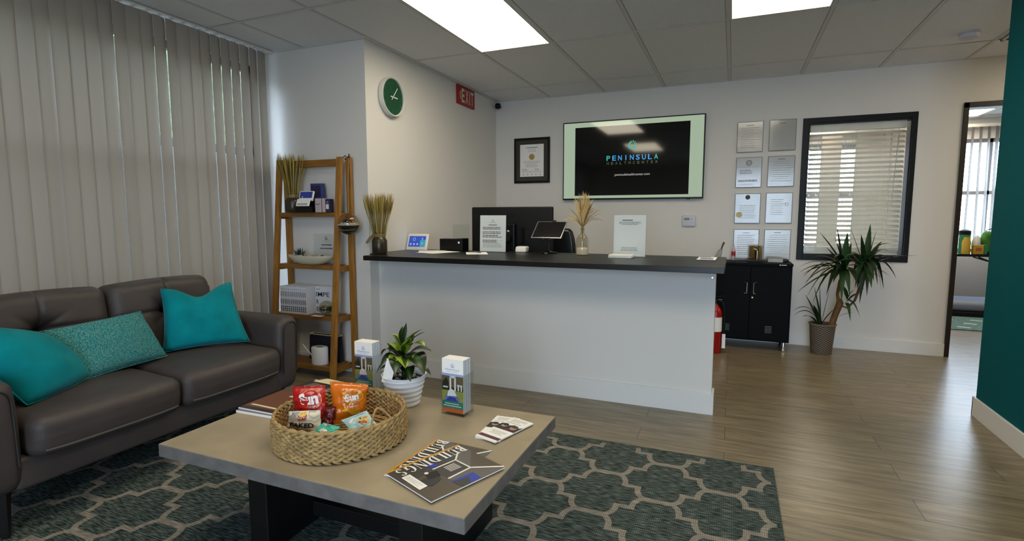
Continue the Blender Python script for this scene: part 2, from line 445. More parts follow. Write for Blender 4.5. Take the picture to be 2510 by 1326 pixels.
    def rbox(s, c, size, r, mt, n=8, fn=None, R=None, rs=3):
        """box with rounded edges; fn(p_local) -> p_local may bulge or dent it"""
        c = Vector(c); h = [x / 2 for x in size]
        def coords(H):
            rr = min(r, H * 0.999); a = [-H + rr * (1 - math.cos(PI / 2 * i / rs)) * 1.0 for i in range(rs)]
            a = [-H + rr * i / rs for i in range(rs)]
            mid = [-(H - rr) + 2 * (H - rr) * i / n for i in range(n + 1)]
            return a + mid + [-x for x in reversed(a)]
        C = [coords(x) for x in h]
        def put(p):
            q = Vector([max(-(h[i] - min(r, h[i] * .999)), min(h[i] - min(r, h[i] * .999), p[i])) for i in range(3)])
            d = p - q
            if d.length > 1e-9: p = q + d.normalized() * r
            if fn: p = fn(p)
            if R is not None: p = R @ p
            return c + p
        for ax in range(3):
            a, b = [(1, 2), (2, 0), (0, 1)][ax]
            for sg in (-1, 1):
                vs = []; A = C[a]; B = C[b]
                for y in B:
                    for x in A:
                        p = Vector((0, 0, 0)); p[ax] = sg * h[ax]; p[a] = x; p[b] = y; vs.append(put(p))
                fs = []; w = len(A)
                for j in range(len(B) - 1):
                    for i in range(w - 1):
                        q = (j * w + i, j * w + i + 1, (j + 1) * w + i + 1, (j + 1) * w + i)
                        fs.append(q if sg > 0 else tuple(reversed(q)))
                s.add(vs, fs, mt, True)
        s.weld = True
        return s
    def leaf(s, base, d, up, L, w, droop, mt, mt2=None, n=9, fold=0.25, twist=0.0, edge=None, tip=1.0, wpos=0.4):
        """arching blade leaf; mt2 colours a centre stripe"""
        p = Vector(base); d = Vector(d).normalized(); up = Vector(up)
        side = d.cross(up).normalized(); st = L / n; rows = []
        for i in range(n + 1):
            t = i / n
            ww = w * (math.sin(PI * min(1, (t / wpos) * 0.5)) if t < wpos else math.cos(PI / 2 * ((t - wpos) / (1 - wpos)) ** tip)) 
            ww = max(ww, w * 0.18 if t < 0.5 else 0.0005)
            nn = side.cross(d).normalized()
            sd = side * math.cos(twist * t) + nn * math.sin(twist * t)
            rows.append([p - sd * ww / 2 + nn * ww * fold * .5, p - sd * ww * .2 + nn * ww * fold * .15, p + sd * ww * .2 + nn * ww * fold * .15, p + sd * ww / 2 + nn * ww * fold * .5])
            p = p + d * st
            dd = droop(t) if callable(droop) else droop
            d = (d + Vector((0, 0, -1)) * dd * st / L * 3).normalized()
            side = d.cross(Vector((0, 0, 1))); side = side.normalized() if side.length > 1e-4 else Vector((1, 0, 0))
        vs = [q for r_ in rows for q in r_]; fs = []; ms = []
        for i in range(n):
            for k in range(3):
                fs.append((i * 4 + k, i * 4 + k + 1, (i + 1) * 4 + k + 1, (i + 1) * 4 + k)); ms.append(mt2 if (mt2 and k == 1) else (edge if edge and k != 1 else mt))
        return s.add(vs, fs, ms, True)
    def build(s, name, parent=None, loc=None, bevel=0, bseg=2, kind=None, label=None, cat=None, group=None, sharp=35, sub=0):
        base = Vector((0, 0, 0))
        q = parent
        while q is not None: base += q.location; q = q.parent
        origin = Vector(loc) if loc is not None else Vector((0, 0, 0))
        me = bpy.data.meshes.new(name)
        me.from_pydata([v - base - origin for v in s.v], [], s.f)
        names = []
        for m_ in s.m:
            if m_ not in names: names.append(m_); me.materials.append(M[m_])
        idx = {k: i for i, k in enumerate(names)}
        me.polygons.foreach_set('material_index', [idx[m_] for m_ in s.m])
        me.polygons.foreach_set('use_smooth', s.sm)
        me.update()
        if getattr(s, 'weld', False):
            import bmesh
            bm = bmesh.new(); bm.from_mesh(me); bmesh.ops.remove_doubles(bm, verts=bm.verts, dist=1e-5); bmesh.ops.recalc_face_normals(bm, faces=bm.faces); bm.to_mesh(me); bm.free()
        elif any(s.sm): me.set_sharp_from_angle(angle=math.radians(sharp + 20))
        o = bpy.data.objects.new(name, me); COL.objects.link(o)
        o.location = origin
        if parent is not None: o.parent = parent
        if bevel:
            b = o.modifiers.new('bevel', 'BEVEL'); b.width = bevel; b.segments = bseg; b.limit_method = 'ANGLE'; b.angle_limit = math.radians(40)
            b.harden_normals = False
        if sub:
            b = o.modifiers.new('sub', 'SUBSURF'); b.levels = sub; b.render_levels = sub
        if kind: o['kind'] = kind
        if label: o['label'] = label
        if cat: o['category'] = cat
        if group: o['group'] = group
        return o

def thing(name, label, cat, loc, group=None):
    o = bpy.data.objects.new(name, None); COL.objects.link(o); o.location = loc; o.empty_display_size = 0.05
    o['label'] = label; o['category'] = cat
    if group: o['group'] = group
    return o
def copy_tree(o, parent=None, label=None, loc=None):
    c = o.copy(); COL.objects.link(c)
    if parent is not None: c.parent = parent
    if label: c['label'] = label
    if loc is not None: c.location = loc
    for ch in list(o.children): copy_tree(ch, c)
    return c

# ================================================================== SETTING
def struct(name, mb, **k): return mb.build(name, kind='structure', **k)
struct('floor', MB().box(-3.7, 4.6, -2.7, 9.2, -0.06, 0, 'vinyl_plank'))
m = MB(); m.box(XL - 0.1, 4.6, -2.7, 9.2, HC, HC + 0.06, 'ceil_tile')
xs = [GX0 + G * k for k in range(-3, 10)]; ys = [GY0 + 1.2192 * k for k in range(-5, 5)]
for x in xs:
    m.box(x - 0.012, x + 0.012, -2.6, 9.1, HC - 0.003, HC + 0.001, 'ceil_grid')
    for sx in (-0.0142, 0.0142): m.box(x + sx - 0.0016, x + sx + 0.0016, -2.6, 9.1, HC - 0.0012, HC + 0.001, 'ceil_gap_shade')
for y in ys:
    m.box(XL, 4.5, y - 0.009, y + 0.009, HC - 0.0035, HC + 0.001, 'ceil_grid')
    m.box(XL, 4.5, y - 0.0135, y - 0.009, HC - 0.0012, HC + 0.001, 'ceil_gap_shade')
# angle trim along the walls
m.box(XC, 3.1, DB - 0.02, DB, HC - 0.004, HC + 0.001, 'ceil_grid'); m.box(XC, XC + 0.02, YS, DB, HC - 0.004, HC + 0.001, 'ceil_grid')
m.box(XL, XC + .02, YS - 0.02, YS, HC - 0.004, HC + 0.001, 'ceil_grid')
struct('ceiling', m)

m = MB(); x0, x1 = XL - 0.12, XL
WY0, WY1, WZ0, WZ1 = -1.7, 3.22, 0.12, 2.42
m.box(x0, x1, -2.7, WY0, 0, HC, 'wall'); m.box(x0, x1, WY1, 3.45, 0, HC, 'wall')
m.box(x0, x1, WY0, WY1, 0, WZ0, 'wall'); m.box(x0, x1, WY0, WY1, WZ1, HC, 'wall')
struct('wall_left', m)
struct('wall_alcove', MB().box(XL, XC, YS, YS + 0.12, 0, HC, 'wall'))
struct('wall_side', MB().box(XC - 0.12, XC, YS + 0.12, DB, 0, HC, 'wall'))
m = MB(); BX0, BX1, BZ0, BZ1 = 0.61, 1.405, 0.865, 2.085       # inner window opening
DX0, DX1, DZ = 1.757, 2.66, 2.175
a, b = DB, DB + 0.12
m.box(XC - 0.12, BX0, a, b, 0, HC, 'wall'); m.box(BX0, BX1, a, b, 0, BZ0, 'wall'); m.box(BX0, BX1, a, b, BZ1, HC, 'wall')
m.box(BX1, DX0, a, b, 0, HC, 'wall'); m.box(DX0, DX1, a, b, DZ, HC, 'wall'); m.box(DX1, 4.6, a, b, 0, HC, 'wall')
struct('wall_back', m)
struct('wall_right', MB().box(1.425, 1.545, -2.6, 4.03, 0, HC, 'wall_teal'))
RW0, RW1 = -0.33, 1.37
struct('wall_hall', MB().box(3.1, 3.2, -2.6, DB, 0, HC, 'wall'))
m = MB()
m.box(-3.68, RW0, -2.7, -2.58, 0, HC, 'wall'); m.box(RW1, 3.2, -2.7, -2.58, 0, HC, 'wall')
m.box(RW0, RW1, -2.7, -2.58, 0, 0.1, 'wall'); m.box(RW0, RW1, -2.7, -2.58, 2.3, HC, 'wall')
struct('wall_rear', m)
m = MB(); FX0, FX1, FZ0, FZ1 = 0.7, 4.3, 0.74, 2.26
m.box(0.1, FX0, 9.05, 9.17, 0, HC, 'wall'); m.box(FX1, 4.6, 9.05, 9.17, 0, HC, 'wall'); m.box(FX0, FX1, 9.05, 9.17, 0, FZ0, 'wall'); m.box(FX0, FX1, 9.05, 9.17, FZ1, HC, 'wall')
struct('wall_far', m)
struct('wall_far_left', MB().box(0.1, 0.2, DB + .12, 9.05, 0, HC, 'wall'))
struct('wall_far_right', MB().box(4.5, 4.6, DB + .12, 9.05, 0, HC, 'wall'))

def base(name, x0, x1, y0, y1, h=0.115): struct(name, MB().box(x0, x1, y0, y1, 0, h, 'trim'), bevel=0.002)
base('baseboard_back', XC, DX0 - 0.005, DB - 0.013, DB)
base('baseboard_alcove', XL, XC + 0.012, YS - 0.013, YS)
base('baseboard_side', XC, XC + 0.013, YS, 3.42)
m = MB().box(1.411, 1.425, -2.6, 4.044, 0, 0.118, 'trim'); m.box(1.411, 1.56, 4.03, 4.044, 0, 0.118, 'trim')
struct('baseboard_right', m, bevel=0.002)
base('baseboard_far', 0.2, 4.5, 9.037, 9.05)

# window_1 : the big window behind the vertical blinds
m = MB(); xx0, xx1 = XL - 0.09, XL - 0.04
for y in (WY0, -0.1, 1.55, WY1 - 0.05): m.box(xx0, xx1, y, y + 0.05, WZ0, WZ1, 'silver')
for z in (WZ0, 1.72, WZ1 - 0.05): m.box(xx0, xx1, WY0, WY1, z, z + 0.05, 'silver')
w1 = struct('window_1', m)
MB().box(XL - 0.068, XL - 0.062, WY0, WY1, WZ0, WZ1, 'glass').build('pane', w1)
# window_2 : black framed window into the next room
m = MB()
fx0, fx1, fz0, fz1 = 0.562, 1.44, 0.82, 2.13
y0, y1 = DB - 0.012, DB + 0.12
m.box(fx0, BX0, y0, DB, fz0, fz1, 'black_frame'); m.box(BX1, fx1, y0, DB, fz0, fz1, 'black_frame'); m.box(BX0, BX1, y0, DB, fz0, BZ0, 'black_frame'); m.box(BX0, BX1, y0, DB, BZ1, fz1, 'black_frame')
m.box(BX0 - .001, BX0 + 0.012, DB, y1, BZ0, BZ1, 'black_frame'); m.box(BX1 - 0.012, BX1 + .001, DB, y1, BZ0, BZ1, 'black_frame'); m.box(BX0, BX1, DB, y1, BZ0 - .001, BZ0 + 0.012, 'black_frame'); m.box(BX0, BX1, DB, y1, BZ1 - 0.012, BZ1 + .001, 'black_frame')
w2 = struct('window_2', m, bevel=0.002)
MB().box(BX0 + .012, BX1 - .012, DB + 0.018, DB + 0.023, BZ0 + .012, BZ1 - .012, 'glass').build('pane', w2)
# window_3 : far room window
m = MB()
for x in (FX0, 1.9, 3.1, FX1 - 0.05): m.box(x, x + 0.05, 9.08, 9.13, FZ0, FZ1, 'silver')
for z in (FZ0, 1.52, FZ1 - 0.05): m.box(FX0, FX1, 9.08, 9.13, z, z + 0.05, 'silver')
w3 = struct('window_3', m)
MB().box(FX0, FX1, 9.1, 9.106, FZ0, FZ1, 'glass').build('pane', w3)
m = MB()
for x in (RW0, .75, RW1 - .05): m.box(x, x + 0.05, -2.66, -2.61, 0.1, 2.3, 'silver')
for z in (0.1, 2.25): m.box(RW0, RW1, -2.66, -2.61, z, z + 0.05, 'silver')
w4 = struct('window_4', m)
MB().box(RW0, RW1, -2.64, -2.634, 0.1, 2.3, 'glass').build('pane', w4)
# door_1 : dark casing of the doorway
m = MB(); y0, y1 = DB - 0.015, DB + 0.12
m.box(DX0 - 0.005, DX0 + 0.03, y0, y1, 0, DZ, 'brown_frame'); m.box(DX1 - 0.03, DX1 + 0.005, y0, y1, 0, DZ, 'brown_frame'); m.box(DX0 - 0.005, DX1 + 0.005, y0, y1, DZ - 0.042, DZ + .003, 'brown_frame')
struct('door_1', m, bevel=0.002)

# outside
struct('ground', MB().box(-16, -3.7, -8, 14, -0.15, -0.02, 'pavement').box(-3.7, 12, 9.25, 20, -0.15, -0.02, 'pavement').box(-3.7, 12, -12, -2.75, -0.15, -0.02, 'pavement'))
def hedge(x0, x1, y0, y1, z1, seed):
    mb = MB(); c = Vector(((x0 + x1) / 2, (y0 + y1) / 2, z1 / 2))
    def f(p):
        nn = noise.noise(p * 3 + Vector((seed, 0, 0))) * 0.16 + noise.noise(p * 9) * 0.09
        return p + p.normalized() * nn
    mb.rbox(c, (x1 - x0, y1 - y0, z1), 0.2, 'foliage_out', n=40, fn=f)
    return mb
hedge(-6.2, -5.4, -4, 8.5, 3.0, 3).build('hedge', label='long clipped green hedge outside the window behind the blinds', cat='hedge')

MB().box(-5.2, -5.0, -5, 9, -0.02, 2.0, 'stucco').build('backdrop_wall', label='low stucco wall added outside to brighten the slat gaps, in front of the hedge', cat='wall')  # added so the gaps between the slats read as bright lines

# ================================================================== CEILING FIXTURES
def ceiling_light(x0, x1, y0, y1, label, grp=None):
    t = thing('ceiling_light', label, 'ceiling light', ((x0 + x1) / 2, (y0 + y1) / 2, HC), grp)
    m = MB(); z0 = HC - 0.010; w = 0.014
    m.box(x0, x1, y0, y0 + w, z0, HC - .004, 'ceil_grid'); m.box(x0, x1, y1 - w, y1, z0, HC - .004, 'ceil_grid'); m.box(x0, x0 + w, y0 + w, y1 - w, z0, HC - .004, 'ceil_grid'); m.box(x1 - w, x1, y0 + w, y1 - w, z0, HC - .004, 'ceil_grid')
    m.build('frame', t)
    MB().box(x0 + w, x1 - w, y0 + w, y1 - w, HC - 0.008, HC - .005, 'lamp_panel').build('diffuser', t)
    return t
i_ = 0.012
def cell(k, j): return (GX0 + G * k + i_, GX0 + G * (k + 1) - i_, GY0 + 1.2192 * (j - 1) + i_, GY0 + 1.2192 * j - i_)
ceiling_light(*cell(-1, 0), 'bright flat ceiling panel light at the top centre, beside the clock wall')
ceiling_light(*cell(2, 0), 'bright flat ceiling panel light at the top right, only its near end showing')
ceiling_light(*cell(-1, -2), 'ceiling panel light over the coffee table, mirrored in the television')
ceiling_light(*cell(2, -2), 'ceiling panel light behind the viewer, mirrored in the wall plaques')
ceiling_light(*cell(6, 1), 'ceiling panel light over the hall, hidden behind the teal wall')
ceiling_light(0.85, 1.43, 7.62, 8.84, 'added ceiling panel light brightening the next room above the slat window')  # extra fixture, put in to raise the light of the next room
ceiling_light(2.30, 2.88, 7.62, 8.84, 'ceiling panel light in the next room, seen through the top of the doorway')

t = thing('smoke_detector', 'round white smoke detector on the ceiling near the teal wall', 'smoke detector', (1.50, 4.87, HC))
m = MB(); m.lathe((1.50, 4.87, HC - 0.012), [(0.062, 0.012), (0.066, 0.0), (0.062, -0.002)], 'smoke_white', cap0=False, cap1=True); m.build('base', t)
m = MB(); m.lathe((1.50, 4.87, HC - 0.045), [(0.02, 0), (0.05, 0.002), (0.056, 0.010), (0.058, 0.0302)], 'smoke_white', cap0=True); m.build('cap', t)
t = thing('ceiling_vent', 'square return air vent in the ceiling beside the teal wall', 'vent', (2.07, 4.86, HC))
m = MB(); x0, x1, y0, y1 = 1.775, 2.37, 4.56, 5.16
m.box(x0, x1, y0, y1, HC - 0.006, HC - 0.004, 'vent_dark'); m.build('backing', t)
m = MB()
for k in range(14): yy = y0 + 0.03 + k * 0.04; m.bar((x0 + .02, yy, HC - 0.012), (x1 - .02, yy, HC - 0.012), 0.02, 0.002, 'vent_dark', up=(0, 0.6, 1))
m.build('louvres', t)
m = MB()
for a in ((x0, x1, y0, y0 + .02), (x0, x1, y1 - .02, y1), (x0, x0 + .02, y0, y1), (x1 - .02, x1, y0, y1)): m.box(*a, HC - 0.014, HC - 0.004, 'ceil_grid')
m.build('frame', t)

# ================================================================== VERTICAL BLINDS (left)
t = thing('vertical_blind', 'floor to ceiling grey vertical blinds covering the left window', 'blinds', (-3.43, 0.8, 0))
MB().box(-3.445, -3.415, -1.78, 3.28, HC - 0.014, HC - 0.004, 'white_plastic').build('headrail', t, bevel=0.002)
ms = MB(); r_ = random.Random(4); carrier = None
y = 3.178; k = 0
GAPS = {0: .004, 1: .012, 2: .0015, 3: .004, 4: .005, 5: .007, 6: .003, 9: .006, 10: .005, 11: .002, 13: .002, 14: .0005, 18: .002}
while y > -1.75:
    # louvre angle: most overlap, some stand a little open
    g = GAPS.get(k, -r_.uniform(.006, .012)) if k < 26 else -.010
    d = Vector((-3.43, y)).normalized(); best = None
    for q in range(-32, 16):
        aa = math.radians(q); cr = abs(d.x * math.cos(aa) - d.y * math.sin(aa)) * .089
        e = abs(abs(d.x) * .0797 - cr - g)
        if best is None or e < best[0]: best = (e, aa)
    a = best[1]; w = 0.0445; yb = y; kink = r_.uniform(-0.05, 0.05) if k < 14 else 0
    def fn(u, v, yb=yb, a=a, w=w, kink=kink):
        z = 0.05 + v * (HC - 0.05 - 0.032)
        aa = a + kink * math.sin(v * 4.0 + yb * 7)
        s = (u - .5) * 2; bow = 0.005 * (1 - s * s)
        return (-3.43 + s * w * math.sin(aa) + bow * math.cos(aa), yb + s * w * math.cos(aa) - bow * math.sin(aa), z)
    ms.grid(fn, 6, 10, 'vertical_slat')
    if carrier is None:
        mc = MB(); mc.box(-3.436, -3.406, yb - 0.010, yb + 0.010, HC - 0.026, HC - 0.0141, 'white_plastic'); mc.box(-3.434, -3.426, yb - .004, yb + .004, HC - .036, HC - .026, 'white_plastic')
        carrier = mc.build('carrier', t)
    else:
        c_ = carrier.copy(); COL.objects.link(c_); c_.parent = t; c_.location = (0, yb - 3.178, 0)
    y -= 0.0797; k += 1
ms.build('slats', t)

# ================================================================== HORIZONTAL BLINDS in window_2
t = thing('horizontal_blind', 'cream horizontal slat blinds inside the black framed window', 'blinds', (1.0, DB + 0.075, BZ0))
bx0, bx1 = BX0 + 0.02, BX1 - 0.03
MB().box(bx0, bx1, DB + 0.05, DB + 0.10, BZ1 - 0.075, BZ1 - 0.012, 'blind_white').build('headrail', t, bevel=0.002)
m = MB(); n = 24; zt = BZ1 - 0.105; zb = BZ0 + 0.10
for i in range(n):
    z = zt - (zt - zb) * i / (n - 1)
    def fn(u, v, z=z): s = v - .5; return (bx0 + (bx1 - bx0) * u, DB + 0.075 + s * 0.050 * math.cos(.55), z + s * 0.050 * math.sin(.55) + 0.003 * (1 - 4 * s * s))
    m.grid(fn, 1, 4, 'blind_white')
for i in range(7): m.box(bx0, bx1, DB + 0.05, DB + 0.10, BZ0 + 0.035 + i * 0.007, BZ0 + 0.038 + i * 0.007, 'blind_white')
m.build('slats', t)
MB().box(bx0, bx1, DB + 0.052, DB + 0.098, BZ0 + 0.014, BZ0 + 0.032, 'blind_white').build('bottom_rail', t, bevel=0.002)
m = MB()
for x in (bx0 + 0.10, (bx0 + bx1) / 2, bx1 - 0.10):
    for dy in (0.049, 0.101): m.tube([(x, DB + dy, BZ0 + .03), (x, DB + dy, BZ1 - .07)], 0.0014, 'cord', 5)
m.build('ladder_cords', t)
m = MB(); m.tube([(bx1 - 0.055, DB + 0.042, BZ1 - .08), (bx1 - 0.075, DB + 0.042, BZ0 + 0.45)], 0.003, 'cord', 6); m.build('wand', t)

# ================================================================== THINGS ON THE WALLS
FB = lambda x, z, y=DB: Frame((x, y, z), (1, 0, 0), (0, 0, 1))      # faces the viewer on the back wall
FS = lambda y, z, x=XC: Frame((x, y, z), (0, 1, 0), (0, 0, 1))      # faces +x on the clock wall

def logo(m, fr, cx, cy, s, mt, l=0.001, mt2=None):
    """open hand / leaf swirl emblem"""
    m.ring(fr, cx, cy, 0.30 * s, 0.46 * s, mt, l, a0=PI * 0.62, a1=PI * 1.75)
    m.ring(fr, cx + .08 * s, cy - 0.02 * s, 0.14 * s, 0.24 * s, mt2 or mt, l, a0=PI * 0.8, a1=PI * 1.9)
    for k, (a, L) in enumerate(((108, .62), (80, .66), (52, .60), (24, .52))):
        a = math.radians(a); d = Vector((math.cos(a), math.sin(a))); q = Vector((-d.y, d.x))
        b0 = Vector((cx + .02 * s, cy - 0.02 * s)) + d * .30 * s; b1 = b0 + d * L * .55 * s; mid = (b0 + b1) / 2
        m.poly(fr, [tuple(b0), tuple(mid - q * .07 * s), tuple(b1), tuple(mid + q * .07 * s)], mt2 if (mt2 and k > 1) else mt, l)
    m.poly(fr, [(cx + .1 * s, cy - .34 * s), (cx + .62 * s, cy - .22 * s), (cx + .66 * s, cy - .1 * s), (cx + .2 * s, cy - .16 * s)], mt2 or mt, l)

# television
tx0, tx1, tz0, tz1 = -1.74, -0.287, 1.408, 2.234
t = thing('television', 'wall mounted flat television showing the clinic logo slide', 'television', ((tx0 + tx1) / 2, DB, tz0))
TY = DB - 0.055
m = MB(); m.box(tx0, tx1, TY, DB - 0.012, tz0, tz1, 'black_satin'); m.build('case', t, bevel=0.004)
MB().box(tx0 + .45, tx1 - .45, DB - 0.0125, DB - 0.001, tz0 + .3, tz1 - .3, 'black_matte').build('wall_bracket', t)
m = MB(); fr = FB(0, 0, TY)
m.rect(fr, tx0 + .012, tx1 - .012, tz0 + .016, tz1 - .012, 'tv_side', 0.0012)
sx0, sx1, sz0, sz1 = -1.603, -0.428, 1.452, 2.172
m.rect(fr, sx0, sx1, sz0, sz1, 'tv_slide', 0.0018)
cx = -0.996
logo(m, fr, cx + .0, 1.962, 0.088, 'tv_teal', 0.0026)
vs = 'PENINSULA'
for i, ch in enumerate(vs):
    m.text(fr, ch, cx - 0.245 + i * 0.0612, 1.838, 0.1, 'tv_teal' if i in (0, 8) else 'tv_blue', 0.0026, height=0.052, width=0.010 if ch == 'I' else 0.040, bold=0.02)
for i, ch in enumerate('HEALTHCENTER'):
    m.text(fr, ch, cx - 0.250 + i * 0.0455, 1.785, 0.1, 'tv_olive', 0.0026, height=0.028, width=0.022, bold=0.01)
m.text(fr, 'peninsulahealthcenter.com', cx + .005, 1.662, 0.1, 'tv_white', 0.0026, width=0.36, height=0.032)
m.build('screen', t)
MB().box(tx1 - .16, tx1 - .12, TY, TY + .02, tz0 - 0.006, tz0, 'black_satin').build('sensor', t)

# framed certificate
x0, x1, z0, z1 = -2.33, -1.905, 1.605, 2.106
t = thing('framed_certificate', 'black framed certificate with a gold seal left of the television', 'framed certificate', ((x0 + x1) / 2, DB, z0))
m = MB(); w = 0.024
m.box(x0, x1, DB - .022, DB, z0, z0 + w, 'black_frame'); m.box(x0, x1, DB - .022, DB, z1 - w, z1, 'black_frame'); m.box(x0, x0 + w, DB - .022, DB, z0 + w, z1 - w, 'black_frame'); m.box(x1 - w, x1, DB - .022, DB, z0 + w, z1 - w, 'black_frame')
m.build('frame', t, bevel=0.003)
MB().box(x0 + w, x1 - w, DB - .012, DB - .002, z0 + w, z1 - w, 'dark_mat_board').build('mat_board', t)
m = MB(); fr = FB((x0 + x1) / 2, (z0 + z1) / 2, DB - .012); m.rect(fr, -.141, .141, -.178, .178, 'paper', 0.001)
m.rect(fr, -.07, .07, .14, .146, 'ink', 0.0016); m.lines(fr, -.05, .05, .12, .1, 2, 'ink_light', 0.0016, thick=.004, center=True)
m.disc(fr, 0, .04, .033, 'gold', 0.0018); m.ring(fr, 0, .04, .018, .022, 'gold_pale', 0.0022)
m.lines(fr, -.11, .11, -.01, -.07, 5, 'ink_light', 0.0016, thick=.004, center=True, jitter=.5, seed=3)
m.lines(fr, -.12, -.04, -.095, -.105, 2, 'ink', 0.0016, thick=.003, seed=5); m.lines(fr, .03, .11, -.095, -.105, 2, 'ink', 0.0016, thick=.003, seed=6)
m.lines(fr, -.12, .12, -.12, -.13, 2, 'ink_light', 0.0016, thick=.003)
for k in range(5): m.disc(fr, -.1 + .05 * k, -.155, .007, 'ink_light', 0.0016, n=10)
m.build('document', t)

# eight acrylic plaques
def plaque(cx, cz, kind, label):
    w, h = 0.228, 0.288; x0, x1, z0, z1 = cx - w / 2, cx + w / 2, cz - h / 2, cz + h / 2
    t = thing('wall_plaque', label, 'certificate plaque', (cx, DB, z0), 'clear fronted certificate plaques beside the black framed window')
    MB().box(x0, x1, DB - 0.014, DB, z0, z1, 'plaque_edge').build('backing', t, bevel=0.002)
    m = MB(); fr = FB(cx, cz, DB - 0.014)
    m.rect(fr, -w / 2 + .005, w / 2 - .005, -h / 2 + .005, h / 2 - .005, 'plaque_olive' if kind == 'olive' else 'plaque_paper', 0.0008)
    k = kind
    if k == 'plain': m.rect(fr, -.03, .03, .108, .112, 'ink', .0014); m.lines(fr, -.08, .08, .085, -.10, 11, 'ink_light', .0014, thick=.005, seed=int(cx * 100 + cz * 10) & 255)
    if k == 'seal':
        m.ring(fr, 0, .09, .020, .026, 'ink', .0014); m.ring(fr, 0, .09, .008, .012, 'ink', .0014); m.lines(fr, -.1, .1, .055, .05, 2, 'ink_light', .0014, thick=.003)
        m.lines(fr, -.08, .07, .02, -.01, 3, 'ink', .0014, thick=.005, seed=2); m.lines(fr, -.09, .09, -.075, -.085, 2, 'ink', .0014, thick=.006, seed=4); m.lines(fr, -.09, .05, -.11, -.12, 2, 'ink_light', .0014, thick=.003)
    if k == 'head': m.rect(fr, -.03, .03, .112, .117, 'ink', .0014); m.lines(fr, -.085, .085, .09, -.09, 10, 'ink_light', .0014, thick=.004, center=True, seed=9)
    if k == 'olive':
        m.disc(fr, -.0, .108, .022, 'ink', .0014); m.lines(fr, -.08, .08, .03, -.09, 8, 'ink', .0014, thick=.003, center=True, seed=8); m.disc(fr, -.072, -.06, .028, 'gold_pale', .0018)
    if k == 'sign': m.lines(fr, -.07, .06, .08, -.06, 9, 'ink_light', .0014, thick=.004, seed=12); m.ring(fr, .065, .035, .012, .015, 'ink', .0014)
    m.build('document', t)
pw = [(.116, 1.987, 'plain', 'top plaque of the left column, a bright lamp band mirrored across its middle'), (.395, 1.990, 'plain', 'top plaque of the right column, its paper almost blank under a slanting reflection'),
      (.118, 1.652, 'seal', 'plaque with a round line seal printed at its top, second in the left column'), (.397, 1.654, 'head', 'plaque with centred text, second in the right column'),
      (.120, 1.306, 'olive', 'olive coloured plaque with a gold sticker seal in the left column'), (.394, 1.308, 'sign', 'plaque showing a large signature, third in the right column'),
      (.121, 0.960, 'plain', 'lowest plaque of the left column, behind the small red bottle'), (.394, 0.960, 'head', 'lowest plaque of the right column, above the grey paper stack on the cabinet')]
for a in pw: plaque(*a)

# thermostat
t = thing('thermostat', 'small pale wall thermostat right of the television', 'thermostat', (-.418, DB, 1.125))
m = MB(); m.rbox((-.418, DB - .014, 1.184), (.135, .028, .112), .012, 'smoke_white', n=2); m.build('housing', t)
m = MB(); fr = FB(-.418, 1.184, DB - .028); m.rect(fr, -.045, .008, .008, .032, 'lcd', .0012); m.build('display', t)
MB().fbox(fr, .027, .035, .012, .03, 0, .003, 'grey_plastic').build('button', t); MB().fbox(fr, .027, .035, -.018, -.012, 0, .003, 'grey_plastic').build('button', t)

# security camera in the corner
t = thing('security_camera', 'small black security camera high in the corner beside the exit sign wall', 'camera', (-2.505, DB, 2.44))
m = MB(); m.rbox((-2.505, DB - .075, 2.47), (.062, .05, .062), .02, 'black_satin', n=3); m.build('body', t)
m = MB(); m.lathe(None or (-2.505, DB - .1, 2.47), [(0.018, 0), (0.018, .004), (.006, .005)], 'black_gloss', axis=FB(-2.505, 2.47, DB - .1), n=16, cap1=True); m.build('lens', t)
MB().tube([(-2.505, DB, 2.47), (-2.505, DB - .055, 2.47)], .01, 'black_satin').build('mount', t)

# exit sign
t = thing('exit_sign', 'red EXIT sign with a left arrow high on the clock wall', 'exit sign', (XC, 4.905, 2.34))
MB().box(XC, XC + .02, 4.722, 5.088, 2.34, 2.522, 'red_sign').build('panel', t, bevel=.002)
fr = FS(4.905, 2.431, XC + .02)
x = -0.105
for ch, wd in (('E', .062), ('X', .066), ('I', .016), ('T', .062)):
    x += wd / 2; MB().text(fr, ch, x, 0, .1, 'sign_white', .0015, width=wd, height=.135, bold=.03).build('letter', t); x += wd / 2 + .018
m = MB(); m.poly(fr, [(-.150, 0), (-.127, -.042), (-.112, -.042), (-.135, 0), (-.112, .042), (-.127, .042)], 'sign_white', .0015); m.build('arrow', t)

# clock
cy_, cz_ = 3.618, 2.172
t = thing('wall_clock', 'round green faced clock in a white rim on the side wall', 'clock', (XC, cy_, cz_ - .15))
ax = FS(cy_, cz_, XC)
R0 = 0.152
m = MB(); m.lathe((0, 0, 0), [(R0 - .012, 0), (R0, .006), (R0, .04), (R0 - .004, .046), (R0 - .012, .044), (R0 - .014, .030)], 'clock_white', axis=ax, n=56, cap0=True); m.build('rim', t)
m = MB(); m.disc(ax, 0, 0, R0 - .0135, 'clock_face', .031, n=48); m.build('dial', t)
for h in range(1, 13):
    a = PI / 2 - h * PI / 6; MB().text(ax, str(h), .112 * math.cos(a), .112 * math.sin(a), .036, 'clock_num', .0322).build('numeral', t)
def hand(name, ang, L, w, mt, l, tail=.03):
    a = math.radians(90 - ang); d = Vector((math.cos(a), math.sin(a))); q = Vector((-d.y, d.x)); mb = MB()
    p = [-d * tail - q * w / 2, d * L - q * w / 2, d * L + q * w / 2, -d * tail + q * w / 2]
    mb.add([ax(v.x, v.y, l) for v in p] + [ax(v.x, v.y, l + .0012) for v in p], [(0, 3, 2, 1), (4, 5, 6, 7), (0, 1, 5, 4), (1, 2, 6, 5), (2, 3, 7, 6), (3, 0, 4, 7)], mt); mb.build(name, t)
